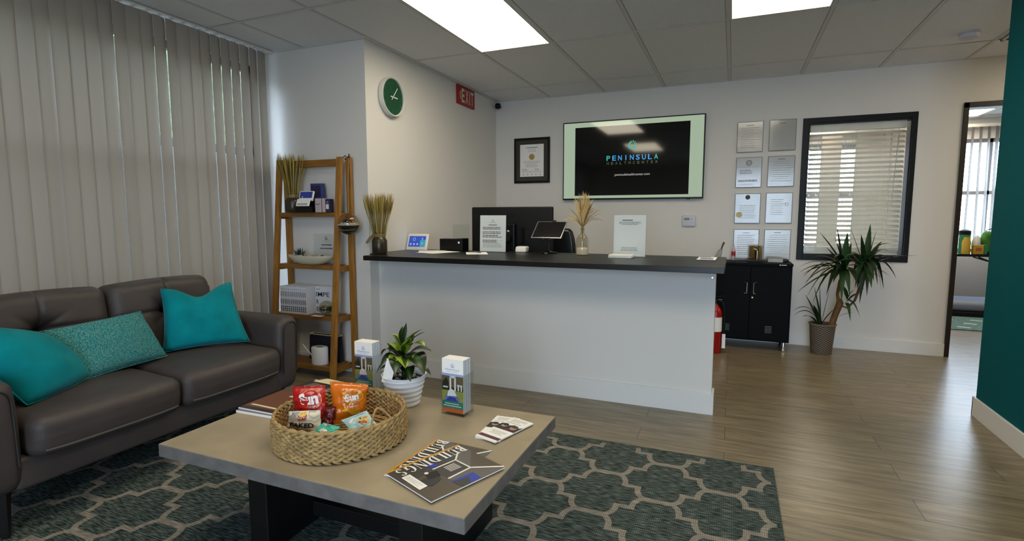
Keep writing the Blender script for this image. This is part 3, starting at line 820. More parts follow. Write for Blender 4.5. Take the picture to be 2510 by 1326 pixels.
hand('hour_hand', 92, .062, .009, 'white_ink', .034); hand('minute_hand', 38, .098, .007, 'white_ink', .0355); hand('second_hand', -28, .105, .002, 'clock_num', .037, .04)

# ================================================================== RUG
rx0, rx1, ry0, ry1 = -3.28, 0.227, 0.35, 2.772
m = MB(); m.box(rx0, rx1, ry0, ry1, 0.0, 0.008, 'rug_field')
def band(m, pts, w, z, mt):
    P = [Vector((x, y)) for x, y in pts]; L = []; R = []
    for i, p in enumerate(P):
        a = (P[i] - P[i - 1]).normalized() if i else None; b = (P[i + 1] - P[i]).normalized() if i < len(P) - 1 else None
        a = a or b; b = b or a; na = Vector((-a.y, a.x)); nb = Vector((-b.y, b.x)); n = (na + nb)
        n = n / max(0.35, n.length_squared / 2) ; L.append(p + n * w / 2); R.append(p - n * w / 2)
    for i in range(len(P) - 1):
        q = [L[i], R[i], R[i + 1], L[i + 1]]
        if all(rx0 + .012 < v.x < rx1 - .012 and ry0 + .012 < v.y < ry1 - .012 for v in q): m.add([(v.x, v.y, z) for v in q], [(0, 1, 2, 3)], mt)
CX, CY, HN, LW = 0.2535, 0.182, 0.046, 0.0255
zz = 0
for c in range(-13, 4):
    xc = -0.509 + CX * c
    for j in range(-2, 8):
        yc = 2.42 - 0.364 * j + (CY if c % 2 else 0)
        zz = (zz + 1) % 7; z = 0.0084 + zz * 0.00006
        band(m, [(xc - HN - .01, yc), (xc + HN + .01, yc)], LW * 1.25, z, 'rug_line')
        for sg in (1, -1):
            xs_, ys_ = xc + HN, yc; xm, ym = xc + CX / 2, yc - sg * CY / 2
            q = [(xs_ + .050 * math.sin(t * PI / 2 / 6), ys_ - sg * .080 * (1 - math.cos(t * PI / 2 / 6))) for t in range(7)]
            q += [(xm - .031, ym), (xm + .031, ym)]
            xe_, ye_ = xc + CX - HN, yc - sg * CY
            q += [(xe_ - .050 * math.cos(t * PI / 2 / 6), ye_ + sg * .080 * (1 - math.sin(t * PI / 2 / 6))) for t in range(7)]
            band(m, q, LW, z + 0.0005 + (0.00003 if sg > 0 else 0), 'rug_line')
m.build('area_rug', label='blue green woven rug with a beige trellis pattern under the coffee table', cat='rug')

# ================================================================== RECEPTION COUNTER
cx0, cx1, cf, cb = -2.455, -0.034, 3.10, 3.93
PY = 3.425; PX1 = -0.085
t = thing('reception_counter', 'white panelled reception counter with a black worktop', 'counter', (-1.25, 3.5, 0))
MB().box(XC, PX1, PY, PY + 0.12, 0, ZC - 0.034, 'wall').build('front_panel', t)
m = MB()
vs = [(cx0, cf), (cx1, cf), (cx1, cb), (XC, cb), (XC, YS), (cx0, YS)]
m.add([(x, y, ZC - .034) for x, y in vs] + [(x, y, ZC) for x, y in vs], [(5, 4, 3, 2, 1, 0), (6, 7, 8, 9, 10, 11)] + [(i, (i + 1) % 6, (i + 1) % 6 + 6, i + 6) for i in range(6)], 'counter_black')
m.build('worktop', t, bevel=0.0025)
m = MB(); m.box(XC + .013, PX1 + .013, PY - .014, PY, 0, 0.135, 'trim'); m.box(PX1, PX1 + .013, PY, PY + .12, 0, 0.135, 'trim'); m.build('baseboard', t, bevel=0.002)
m = MB(); m.lathe((0, 0, 0), [(.012, 0), (.011, .005), (.006, .007)], 'white_plastic', axis=FB(-.13, .855, PY), n=16, cap1=True); m.lathe((0, 0, 0), [(.006, 0), (.005, .012)], 'chrome', axis=FB(-.105, .86, PY), n=12, cap1=True); m.build('door_stop', t)

# ================================================================== SOFA
t = thing('sofa', 'grey brown leather two seat sofa with tufted back along the blinds', 'sofa', (-2.9, 1.7, 0))
m = MB(); m.rbox((-2.88, 1.70, .245), (.80, 1.30, .13), .02, 'leather', n=6); m.build('base', t)
def arm(yc, s):
    def f(p):
        k = max(0, p.z) / .22
        return p + Vector((0.0, s * 0.012 * k * k, 0)) + Vector((-0.02 * max(0, -p.z / .22) ** 2 if p.x > .3 else 0, 0, 0))
    m = MB(); m.rbox((-2.885, yc, .405), (.87, .155, .45), .055, 'leather', n=8, fn=f, rs=4); o = m.build('arm', t)
    m = MB(); xf = -2.462 + .003; pts = []
    for i in range(25):
        a = PI * i / 24; pts.append((xf, yc + .052 * math.cos(a) * s * -1, .545 + .054 * math.sin(a)))
    pts = [(xf - .004, yc - s * .052, .29)] + pts + [(xf - .004, yc + s * .052, .29)]
    m.tube([Vector(p) + Vector((.008, s * 0.01 * max(0, (p[2] - .4) / .22), 0)) for p in pts], .004, 'leather_seam', 6); m.build('piping', o)
arm(1.0, -1); arm(2.385, 1)
m = MB(); m.rbox((-3.24, 1.69, .50), (.16, 1.5, .60), .04, 'leather', n=6); m.build('back_frame', t)
for yc in (1.39, 2.0):
    w = .605
    def f(p):
        u = p.y / (w / 2); v = p.x / .31
        if p.z > 0: p.z += .022 * (1 - u * u) * (1 - v * v) + 0.0
        if p.x > .2: p.x += .030 * (1 - u * u * u * u) - .012 * max(0, -p.z) / .08
        p.z += -0.012 * max(0, v)
        p.z += noise.noise(p * 7 + Vector((yc, 0, 0))) * .004
        return p
    m = MB(); m.rbox((-2.74, yc, .388), (.62, w, .165), .045, 'leather', n=14, fn=f, rs=4); o = m.build('seat_cushion', t)
    m = MB()
    for zz_ in (.327,): m.tube([(-2.74 + .310 - .008 + .030 * (1 - u ** 4), yc + u * w / 2, zz_) for u in [-.88 + k * .088 for k in range(21)]], .0045, 'leather_piping_lit', 6)
    m.build('piping', o)
for yc, w in ((1.39, .60), (1.985, .575)):
    R = Matrix.Rotation(math.radians(-9), 3, 'Y')
    def f(p):
        if p.x > 0:
            y, z = p.y, p.z - .04
            p.x += .035 * (1 - (2 * y / w) ** 2) * (1 - (2 * z / .44) ** 2)
            r2 = y * y + z * z
            d = .052 * math.exp(-r2 / .0022) + .026 * math.exp(-r2 / .016)
            fade = math.exp(-r2 / .02)
            d += .013 * math.exp(-(y / .009) ** 2) + (.018 * math.exp(-(z / .013) ** 2)) * (.25 + .75 * fade)
            for a in (35, 145, 215, 325):
                ca, sa = math.cos(math.radians(a)), math.sin(math.radians(a)); q = -y * sa + z * ca; l = y * ca + z * sa
                if l > 0: d += .012 * math.exp(-(q / .012) ** 2) * math.exp(-(l / .09) ** 2)
            p.x -= d
        p.z += (.012 * (1 - (2 * p.y / w) ** 2) if p.z > .15 else 0)
        return p
    m = MB(); m.rbox((-3.02, yc, .655), (.20, w, .43), .06, 'leather', n=66, fn=f, R=R, rs=5); m.build('back_cushion', t)
for x, y in ((-2.53, 1.02), (-2.53, 2.37), (-3.22, 1.02), (-3.22, 2.37)):
    m = MB(); s = 1 if x > -3 else -1
    m.lathe((0, 0, 0), [(.015, 0), (.028, .185)], 'leg_black', axis=Frame((x + s * .01, y, .0085), (1, 0, 0), (0, 1, 0)), n=4, smooth=False, cap1=True); m.build('leg', t)

# throw pillows: four corner points, thickness, front normal
def pillow(name, label, BL, BR, TR, TL, th, mt, chop=0.0, pinch=.07, sag=0.0, n=26):
    BL, BR, TR, TL = map(Vector, (BL, BR, TR, TL)); c = (BL + BR + TR + TL) / 4
    t = thing(name, label, 'throw pillow', (c.x, c.y, min(BL.z, BR.z)))
    nr = ((BR - BL).cross(TL - BL)).normalized()
    def S(sg):
        def f(a, b):
            u, v = a * 2 - 1, b * 2 - 1
            uu = u * (1 - pinch * (1 - v * v)); vv = v * (1 - pinch * (1 - u * u))
            if chop and v > 0: vv -= chop * math.exp(-(u / .45) ** 2) * v * v * 2
            a2, b2 = (uu + 1) / 2, (vv + 1) / 2
            P = BL * (1 - a2) * (1 - b2) + BR * a2 * (1 - b2) + TR * a2 * b2 + TL * (1 - a2) * b2
            h = th / 2 * (max(0, (1 - u * u)) * max(0, (1 - v * v))) ** .42
            if chop: h *= 1 - .35 * math.exp(-(u / .3) ** 2) * max(0, v)
            h += noise.noise(Vector((u * 2.2, v * 2.2, sg * 3 + c.x * 9))) * .012 * (1 - u * u) * (1 - v * v)
            return P + nr * h * sg
        return f
    m = MB(); m.grid(S(1), n, n, mt); k = len(m.f); m.grid(S(-1), n, n, mt)
    for i in range(k, len(m.f)): m.f[i] = list(reversed(m.f[i]))
    m.weld = True; m.build('cover', t)
    m = MB(); f = S(0.0); pts = []
    for a, b in [(i / 24, 0) for i in range(24)] + [(1, i / 24) for i in range(24)] + [(1 - i / 24, 1) for i in range(24)] + [(0, 1 - i / 24) for i in range(25)]: pts.append(f(a, b))
    m.tube(pts, .0026, mt, 6); m.build('piping', t)
pillow('throw_pillow', 'teal velvet pillow with pointed ears propped in the right sofa corner', (-2.835, 1.87, .495), (-2.62, 2.245, .495), (-2.80, 2.285, .835), (-2.90, 1.925, .835), .15, 'teal_velvet', chop=.16)
pillow('throw_pillow', 'teal and beige tweed lumbar pillow in the middle of the sofa', (-2.70, 1.40, .49), (-2.75, 1.835, .495), (-2.86, 1.785, .735), (-2.86, 1.34, .715), .13, 'pillow_tweed', pinch=.03)
pillow('throw_pillow', 'plain teal velvet pillow slumped against the left sofa arm', (-2.585, 1.150, .48), (-2.70, 1.44, .50), (-2.84, 1.345, .70), (-2.76, 1.02, .80), .19, 'teal_velvet', pinch=-.05)

# ================================================================== COFFEE TABLE
TZ = 0.43
t = thing('coffee_table', 'square concrete topped coffee table on black wooden legs', 'coffee table', (-1.245, 1.575, 0.009))
m = MB(); x0, x1, y0, y1 = -1.852, -0.63, 1.182, 1.968
v = [(x, y, z) for z in (TZ - .048, TZ) for x, y in ((x0, y0), (x1, y0), (x1, y1), (x0, y1))]
m.add(v, [(3, 2, 1, 0), (4, 5, 6, 7), (0, 1, 5, 4), (1, 2, 6, 5), (2, 3, 7, 6), (3, 0, 4, 7)], ['concrete_side', 'concrete', 'concrete_side', 'concrete_side', 'concrete_side', 'concrete_side'])
m.build('tabletop', t, bevel=0.004, bseg=3)
for xx in (-1.60, -.946):
    MB().box(xx, xx + .09, 1.33, 1.85, 0.009, TZ - .048, 'table_leg').build('leg', t, bevel=.004)
m = MB(); m.box(-1.51, -.946, 1.55, 1.63, .26, .34, 'table_leg'); m.box(-1.51, -.946, 1.55, 1.63, .04, .10, 'table_leg'); m.build('stretcher', t, bevel=.003)

# ================================================================== LADDER SHELF
t = thing('ladder_shelf', 'brown wooden ladder shelf with four tiers in the corner by the blinds', 'shelf', (-3.04, 3.18, 0))
SX0, SX1 = -3.355, -2.715
def fy(z): return 3.052 + z / 1.67 * .155
for xx in (SX0, SX1 - .045):
    m = MB(); v = []
    for z in (0, 1.675):
        for x in (xx, xx + .045):
            for y in (fy(z), fy(z) + .028): v.append((x, y, z))
    m.add(v, [(0, 1, 3, 2), (4, 6, 7, 5), (0, 4, 5, 1), (2, 3, 7, 6), (0, 2, 6, 4), (1, 5, 7, 3)], 'wood_shelf'); m.build('front_leg', t, bevel=.003)
    ox = .03 if xx > -3 else 0
    MB().box(xx + ox, xx + ox + .045, 3.272, 3.30, 0, 1.675, 'wood_shelf').build('back_leg', t, bevel=.003)
MB().box(SX0 + .045, SX1 - .045, fy(1.64), fy(1.64) + .02, 1.605, 1.66, 'wood_shelf_h').build('top_rail', t, bevel=.003)
SH = [1.262, .862, .478, .098]
for z in SH:
    yf = fy(z) + .028; m = MB(); m.box(SX0 + .046, SX1 - .046, yf - .02, 3.268, z - .02, z, 'wood_shelf_h'); m.box(SX0 + .046, SX1 - .046, yf - .022, yf - .002, z - .034, z - .001, 'wood_shelf_h')
    m.build('shelf', t, bevel=.002)
    for xx in (SX0 + .01, SX1 - .035): MB().box(xx, xx + .025, yf + .001, 3.271, z - .05, z - .006, 'wood_shelf_h').build('side_rail', t)

def stalks(mb, c, n, r0, r1, h, mt, seed, head=.35, mh=None, hr=.004, jitter=.12, sy=1.0):
    r = random.Random(seed)
    for i in range(n):
        a = r.random() * 2 * PI; q = math.sqrt(r.random()); H = h * (1 - jitter * r.random())
        b0 = Vector(c) + Vector((math.cos(a) * r0 * q, math.sin(a) * r0 * q * sy, 0)); b1 = Vector(c) + Vector((math.cos(a) * r1 * q, math.sin(a) * r1 * q * sy, H))
        mid = b0.lerp(b1, .5) + Vector((-math.cos(a), -math.sin(a) * sy, 0)) * r1 * q * .08
        P = [b0, mid, b0.lerp(b1, 1 - head) + Vector((-math.cos(a), -math.sin(a) * sy, 0)) * r1 * q * .03, b0.lerp(b1, 1 - head * .5), b1]
        mb.tube(P, [.0013, .0013, .0014, hr, .0007], (mh if (mh and r.random() < .35) else mt), 4, cap=False)
        for k in range(2):
            e = b1 + Vector((r.uniform(-.012, .012), r.uniform(-.01, .01), r.uniform(.0, .02))); s = b0.lerp(b1, r.uniform(.72, .9))
            mb.tube([s, e], [.0007, .0003], mt, 3, cap=False)

def wheat_jar(c, label, glabel, seed, r=.062, h=.125, wh=.40, wr=.11, bow=True):
    c = Vector(c)
    t = thing('jar_vase', label, 'vase', tuple(c), 'dark jar vases with burlap necks')
    m = MB(); m.lathe(c, [(r * .85, 0), (r, .012), (r, h * .78), (r * .8, h * .93), (r * .66, h), (r * .66, h + .03), (r * .6, h + .03), (r * .6, h), (r * .72, h * .9), (r * .92, h * .74), (r * .92, .02), (0.001, .02)], 'jar_dark', n=28); m.build('jar', t)
    m = MB(); m.lathe(c + Vector((0, 0, h)), [(r * .69, -.002), (r * .72, .006), (r * .69, .014), (r * .72, .024)], 'burlap', n=24, cap0=False)
    if bow:
        p = c + Vector((-r * .7, -r * .3, h + .01)); m.ell(p, .016, .012, .014, 'burlap')
        m.add([p, p + Vector((-.07, -.01, -.055)), p + Vector((-.055, -.01, -.066)), p + Vector((-.005, .004, -.018)), p + Vector((-.03, -.006, -.006))], [(0, 4, 1, 2, 3)], 'burlap')
    m.build('ribbon', t)
    m = MB(); stalks(m, c + Vector((0, 0, .025)), 110, r * .5, wr, wh, 'wheat', seed, mh='wheat_b')
    m.build('dried_wheat', loc=tuple(c + Vector((0, 0, .025))), label=glabel, cat='dried wheat', group='bunches of dried wheat')
wheat_jar((-3.165, 3.175, SH[0]), 'dark jar with a burlap band on the top tier of the wooden shelf', 'bunch of dried wheat standing in the jar on the wooden shelf', 3, r=.062, h=.115, wh=.42, wr=.115, bow=False)
wheat_jar((-2.456, 3.30, ZC), 'dark jar with a burlap bow at the left end of the black counter', 'bunch of dried wheat standing in the jar on the counter', 8, r=.057, h=.13, wh=.43, wr=.115)

# card holder, boxes on the top tier
z = SH[0]
t = thing('card_holder', 'black tiered holder of blue and white cards on the top shelf tier', 'card holder', (-3.01, 3.17, z))
m = MB(); m.box(-3.085, -2.94, 3.12, 3.215, z, z + .045, 'black_satin'); m.box(-3.085, -2.94, 3.16, 3.215, z + .045, z + .085, 'black_satin'); m.build('holder', t, bevel=.003)
fr = Frame((-3.012, 3.117, z + .045), (1, 0, 0), (0, .35, 1))
m = MB(); m.fbox(fr, -.06, .06, 0, .055, 0, .012, 'paper'); m.rect(fr, -.05, .05, .008, .02, 'ink_light', .0125); m.build('cards', t)
fr = Frame((-3.012, 3.155, z + .085), (1, 0, 0), (0, .3, 1))
m = MB(); m.fbox(fr, -.065, .065, 0, .075, 0, .014, 'paper'); m.rect(fr, -.06, .06, .02, .07, 'blue_print', .0146); m.ring(fr, 0, .035, .03, .036, 'white_ink', .015, a0=PI, a1=1.8 * PI); m.build('cards', t)
o = MB().box(-3.035, -2.925, 3.225, 3.262, z, z + .222, 'box_blue'); o.rect(Frame((-2.98, 3.225, z + .15), (1, 0, 0), (0, 0, 1)), -.045, .045, -.03, .055, 'box_purple', .0008)
o.build('product_box', loc=(-2.98, 3.24, z), bevel=.002, label='tall blue carton standing behind the card holder', cat='box')
def small_box(x0, x1, y0, y1, h, mt, label, detail):
    m = MB(); m.box(x0, x1, y0, y1, z, z + h, mt); fr = Frame(((x0 + x1) / 2, y0, z + h / 2), (1, 0, 0), (0, 0, 1)); w = x1 - x0
    if detail == 1: m.lines(fr, -w * .38, w * .38, h * .12, h * .02, 3, 'ink', .0008, thick=.003); m.lines(fr, -w * .35, w * .35, -h * .15, -h * .35, 4, 'ink_light', .0008, thick=.002)
    if detail == 2: m.rect(fr, -w * .4, w * .3, -h * .25, h * .1, 'white_ink', .0008); m.disc(fr, 0, h * .25, .009, 'violet_print', .0008)
    if detail == 3: m.rect(fr, -w * .5, -w * .35, -h * .5, h * .5, 'maroon', .0008); m.lines(fr, -w * .3, w * .4, h * .3, -h * .3, 6, 'ink_light', .0008, thick=.002)
    m.build('product_box', loc=((x0 + x1) / 2, (y0 + y1) / 2, z), bevel=.0015, label=label, cat='box', group='small cartons on the top shelf tier')
small_box(-2.925, -2.870, 3.15, 3.20, .104, 'box_pink', 'small pale pink carton right of the black card holder', 1)
small_box(-2.866, -2.838, 3.155, 3.20, .104, 'box_pink', 'narrow pale carton with a dark red edge in the row on the top tier', 3)
small_box(-2.834, -2.795, 3.16, 3.205, .100, 'box_purple', 'small dark purple carton with a white label left of the front leg', 2)
small_box(-2.790, -2.765, 3.215, 3.255, .110, 'box_purple', 'dark purple carton half hidden behind the right front leg', 2)

# second tier: boat bowl with stones and succulent, clear sign
z = SH[1]
bc = Vector((-3.0, 3.165, z))
t = thing('stone_bowl', 'long cream boat shaped bowl of pebbles on the second shelf tier', 'bowl', tuple(bc))
m = MB()
prof = [(.16, 0.0), (.5, .004), (.8, .028), (.98, .058), (1.0, .072), (.96, .072), (.9, .056), (.7, .035), (.001, .03)]
m.lathe((0, 0, 0), prof, 'bowl_cream', axis=Frame(bc, (1, 0, 0), (0, 1, 0)), n=40, sx=.215, sy=.085); m.build('bowl', t)
m = MB(); r_ = random.Random(5)
for i in range(150):
    a = r_.random() * 2 * PI; q = math.sqrt(r_.random()) * .88; m.ell(bc + Vector((.215 * q * math.cos(a), .085 * q * math.sin(a), .058 + .012 * r_.random() * (1 - q * .3))), .009, .008, .006, 'pebble' if r_.random() < .75 else 'ink_black', n=6, m=4)
o = m.build('pebbles', t); o['kind'] = 'stuff'
m = MB(); b = bc + Vector((-.115, 0, .062))
for i in range(26):
    a = r_.random() * 2 * PI; e = r_.uniform(.1, .9); d = Vector((math.cos(a) * e, math.sin(a) * e * .6, 1 - .35 * e)); m.leaf(b + Vector((.03 * r_.uniform(-1, 1), .01 * r_.uniform(-1, 1), 0)), d, (0, 0, 1), r_.uniform(.045, .075), .009, -.1, 'succulent', n=4)
m.build('succulent', t)
t = thing('acrylic_sign', 'clear acrylic sign with two printed lines behind the boat bowl', 'sign', (-2.95, 3.263, z))
m = MB(); m.box(-3.06, -2.84, 3.262, 3.266, z, z + .235, 'acrylic'); m.build('sheet', t)
m = MB(); fr = Frame((-2.93, 3.2605, z + .16), (1, 0, 0), (0, 0, 1)); logo(m, fr, 0, .04, .028, 'ink', 0); m.lines(fr, -.03, .03, .018, .018, 1, 'ink_light', 0, thick=.003, center=True)
m.lines(fr, -.05, .05, -.012, -.012, 1, 'ink', 0, thick=.008, jitter=0, center=True); m.lines(fr, -.062, .062, -.04, -.04, 1, 'ink', 0, thick=.008, jitter=0, center=True); m.build('lettering', t)

# third tier: row of books
z = SH[2]; r_ = random.Random(2)
def book(x, label, w=.0195):
    m = MB(); y0, y1 = 3.105, 3.255; h = .212
    m.box(x, x + .0022, y0, y1, z, z + h, 'book_white'); m.box(x + w - .0022, x + w, y0, y1, z, z + h, 'book_white'); m.box(x + .0022, x + w - .0022, y0, y0 + .002, z, z + h, 'book_white'); m.box(x + .0022, x + w - .0022, y0 + .002, y1 - .003, z + .003, z + h - .003, 'paper')
    fr = Frame((x + w / 2, y0, z + h / 2), (1, 0, 0), (0, 0, 1))
    for ch, yy in (('I', .045), ('R', -.015), ('E', -.07)): m.text(fr, ch, 0, yy, .04, 'book_ink', .0006, width=.013 if ch != 'I' else .006, height=.040, bold=.03)
    m.rect(fr, -.005, .005, .082, .085, 'book_ink', .0006)
    return m.build('book', loc=(x + w / 2, 3.18, z), label=label, cat='book', group='white books on the third shelf tier')
bx = -3.268
b0 = book(bx, 'white book at the left end of the row on the third tier')
for k in range(1, 13):
    o = b0.copy(); COL.objects.link(o); o.location = (bx + .0195 / 2 + k * .0203, 3.18 + r_.uniform(-.001, .001), z)
    o['label'] = 'white book with navy spine letters in the middle of the identical row' if k < 12 else 'white book at the right end of the upright row, touching the turned one'
bx2 = bx + 13 * .0203 + .004
t = thing('book', 'white book turned with its cover facing out, large navy letters on it', 'book', (bx2 + .08, 3.20, z)); t['group'] = 'white books on the third shelf tier'
y0 = 3.196; m = MB(); m.box(bx2, bx2 + .165, y0, y0 + .0022, z, z + .212, 'book_white'); m.box(bx2, bx2 + .165, y0 + .017, y0 + .019, z, z + .212, 'book_white'); m.box(bx2, bx2 + .002, y0 + .0022, y0 + .017, z, z + .212, 'book_white')
fr = Frame((bx2, y0, z), (1, 0, 0), (0, 0, 1))
m.rect(fr, .01, .05, .188, .191, 'book_ink', .0006)
m.text(fr, 'IMPE', .075, .150, .1, 'book_ink', .0006, width=.13, height=.036, bold=.01); m.text(fr, 'R', .022, .090, .1, 'book_ink', .0006, width=.024, height=.036, bold=.01); m.text(fr, 'EC', .042, .033, .1, 'book_ink', .0006, width=.062, height=.036, bold=.01)
m.build('cover', t)
MB().box(bx2 + .002, bx2 + .162, y0 + .0022, y0 + .017, z + .003, z + .209, 'paper').build('pages', t)
R = .058; gc = Vector((-2.835, 3.132, z + R)); r_ = random.Random(11)
t = thing('terrarium', 'glass ball with a white flower in dried grass, before the white books', 'terrarium', (gc.x, gc.y, z))
m = MB(); m.ell(gc, R, R, R, 'glass_dim', n=28, m=16); m.build('globe', t)
m = MB()
for i in range(34):
    a0 = r_.random() * 2 * PI; tl = r_.uniform(-.5, .5); t2 = r_.uniform(-.5, .5); q = r_.uniform(.72, .96) * R; z0 = r_.uniform(-.6, .3) * R
    P = []
    for k in range(9):
        a = a0 + k * .45; rr = math.sqrt(max(.05, 1 - (z0 / R) ** 2)) * q * .92
        P.append(gc + Vector((rr * math.cos(a), rr * math.sin(a), z0 * .8 + tl * .25 * R * math.sin(a + t2))))
    m.tube(P, .0014, 'grass_grey' if i % 3 else 'ink_black', 4, cap=False)
m.build('dried_grass', t)
m = MB()
for k in range(7): a = k * .9; m.ell(gc + Vector((.012 * math.cos(a), -.03 + .006 * math.sin(a), -.012 + .008 * math.sin(a * 2))), .011, .006, .011, 'pot_white', n=8, m=5)
m.build('flower', t)
MB().box(-2.935, -2.845, 3.076, 3.118, z, z + .0012, 'paper').build('paper_card', loc=(-2.89, 3.09, z), label='small white card lying at the front edge of the third shelf tier', cat='card')

# bottom tier
z = SH[3]
wc = Vector((-2.91, 3.125, z))
t = thing('watering_can', 'white watering can with a thin straight spout on the lowest shelf tier', 'watering can', tuple(wc))
m = MB(); m.lathe(wc, [(.066, 0), (.071, .006), (.071, .126), (.066, .134), (.034, .137), (.032, .133), (.032, .12), (.06, .115), (.06, .01), (.001, .01)], 'pot_white', n=36, sy=.7); m.build('body', t)
m = MB(); m.lathe(wc + Vector((0, 0, .1334)), [(.031, 0), (.001, 0)], 'vent_dark', n=24, cap0=False, sy=.7); m.build('opening', t)  # dark disc across the hole, painted as the shade inside the can
m = MB(); m.tube([wc + Vector((-.06, -.01, .05)), wc + Vector((-.15, -.02, .145))], [.005, .0035], 'pot_white', 8); m.build('spout', t)
t = thing('storage_bag', 'dark navy pleated bag with a scalloped cream rim behind the watering can', 'bag', (-2.92, 3.23, z))
m = MB(); n = 120
def wall_(u, v):
    a = u * 2 * PI; ca, sa = math.cos(a), math.sin(a)
    ex = .16 + .012 * (1 - v); q = 1 / max(abs(ca), abs(sa)) ** .8
    ple = 1 + .012 * math.sin(a * 30)
    return (-2.93 + ex * ca * q * .92 * ple, 3.218 + .032 * sa * q * .92 * ple, z + .008 + v * .195)
m.grid(wall_, n, 3, 'navy', wrapu=True); m.box(-3.07, -2.79, 3.195, 3.24, z, z + .01, 'navy'); m.box(-3.07, -2.79, 3.195, 3.24, z + .17, z + .175, 'navy'); m.build('body', t)
m = MB(); P = []
for i in range(121): p = Vector(wall_(i / 120, 1)); p.z += .004 + .005 * abs(math.sin(i * PI / 4)); P.append(p)
m.tube(P, .0035, 'paper_cream', 6, cap=False); m.build('rim', t)
m = MB(); m.box(-3.285, -3.235, 3.12, 3.22, z, z + .22, 'black_satin'); m.box(-3.282, -3.238, 3.118, 3.12, z + .05, z + .2, 'black_gloss')
m.build('speaker', loc=(-3.26, 3.17, z), bevel=.004, label='upright black box speaker at the left of the lowest shelf tier', cat='speaker')

# hanging terrarium
gc = Vector((-2.628, 3.165, 1.176)); R = .08; r_ = random.Random(21)
t = thing('hanging_terrarium', 'glass globe terrarium with layered sand hanging on twine from the wooden shelf', 'terrarium', (gc.x, gc.y, gc.z - R))
m = MB(); prof = [(R * math.sin(PI * k / 24), -R * math.cos(PI * k / 24)) for k in range(0, 25)]
prof[0] = (.0008, -R); prof[-1] = (.004, R)
m.lathe(gc, prof, 'glass_dim', n=36, cap0=False); m.build('globe', t)
def layer(z0, z1, mt, wob=.004):
    m = MB()
    def f(u, v):
        a = u * 2 * PI; zz = z0 + (z1 - z0) * v + wob * math.sin(a * 3 + z0 * 90) * (1 if 0 < v else 0)
        rr = math.sqrt(max(1e-6, (R * .975) ** 2 - zz * zz)); return gc + Vector((rr * math.cos(a), rr * math.sin(a), zz))
    m.grid(f, 32, 5, mt, wrapu=True)
    b = len(m.v) - 32; m.f.append(list(range(b, b + 32))); m.m.append(mt); m.sm.append(False)
    return m
layer(-R * .97, -.052, 'sand_dark', .0).build('sand_layer', t)
layer(-.050, -.036, 'grass_grey').build('sand_layer', t)
layer(-.034, -.012, 'sand_dark').build('sand_layer', t)
layer(-.010, -.002, 'sand_white', .002).build('sand_layer', t)
m = MB()
for i in range(40): a = r_.random() * 2 * PI; q = math.sqrt(r_.random()) * .065; m.ell(gc + Vector((q * math.cos(a), q * math.sin(a), .002 + .003 * r_.random())), .007, .006, .005, 'sand_white', n=6, m=4)
o = m.build('pebbles', t); o['kind'] = 'stuff'
m = MB()
for i in range(22): a = r_.random() * 2 * PI; m.leaf(gc + Vector((-.004, -.01, .006)), (math.cos(a), math.sin(a), r_.uniform(.6, 1.6)), (0, 0, 1), r_.uniform(.03, .05), .02, .3, 'leaf_dark', n=4)
m.build('succulent', t)
m = MB(); top = Vector((-2.655, 3.215, 1.665))
m.tube([gc + Vector((0, 0, R)), gc + Vector((-.004, .01, .25)), top], .0035, 'burlap', 6)
m.tube([top + Vector((.0, 0, 0)), top + Vector((-.03, .0, .012)), top + Vector((-.06, .0, .0))], .004, 'burlap', 6)
for s in (-1, 1):
    m.tube([top, top + Vector((s * .02, -.012, .018)), top + Vector((s * .034, -.015, .0)), top + Vector((s * .012, -.012, -.006)), top], .003, 'burlap', 6)
    m.tube([top, top + Vector((s * .012, -.01, -.02)), top + Vector((s * .02, -.012, -.045))], .003, 'burlap', 6)
m.build('twine', t)
m = MB(); m.tube([(-2.69, 3.225, 1.655), (-2.645, 3.21, 1.668), (-2.64, 3.208, 1.69)], .005, 'black_metal', 8); m.build('hook', t)

# ================================================================== ON THE COUNTER
# security touch panel
t = thing('touch_panel', 'white touch panel with a glowing blue screen leaning on the counter by the side wall', 'touch panel', (-2.445, 3.80, ZC))
fr = Frame((-2.445, 3.775, ZC), (1, -.02, 0), (0, .32, 1)); tn = fr
m = MB(); m.rbox(fr(0, .072, -.010), (.205, .145, .018), .008, 'white_plastic', n=3, R=Matrix((fr.r, fr.u, fr.n)).transposed()); m.build('body', t)
m = MB(); m.rect(fr, -.082, .082, .03, .122, 'panel_blue', .0); m.rect(fr, .03, .082, .03, .09, 'panel_cyan', .0006)
for k in range(3): m.disc(fr, -.06 + .033 * k, .052, .009, 'panel_icon', .0012, n=12)
m.ring(fr, -.03, .094, .010, .014, 'panel_icon', .0012, n=16); m.disc(fr, .05, .1, .007, 'panel_icon', .0012, n=12); m.disc(fr, .05, .06, .007, 'panel_icon', .0012, n=12)
m.rect(fr, -.006, .006, .012, .016, 'ink_light', .0004)
m.build('screen', t)
m = MB(); m.bar(fr(0, .09, -.018), (-2.445, 3.87, ZC + .004), .06, .006, 'white_plastic'); m.build('stand', t)

# black box with a clear sheet
t = thing('payment_box', 'small black box with a clear upright sheet behind it on the counter', 'box', (-2.13, 3.86, ZC))
m = MB(); m.box(-2.235, -2.06, 3.81, 3.90, ZC, ZC + .098, 'black_satin'); m.box(-2.075, -2.015, 3.79, 3.905, ZC, ZC + .102, 'black_satin'); m.build('body', t, bevel=.003)
fr = Frame((-2.045, 3.79, ZC + .07), (1, 0, 0), (0, 0, 1)); m = MB(); m.rect(fr, -.008, .008, -.008, .008, 'white_ink', .0008); m.build('mark', t)
MB().box(-2.165, -2.01, 3.908, 3.911, ZC, ZC + .215, 'acrylic').build('clear_sheet', t)

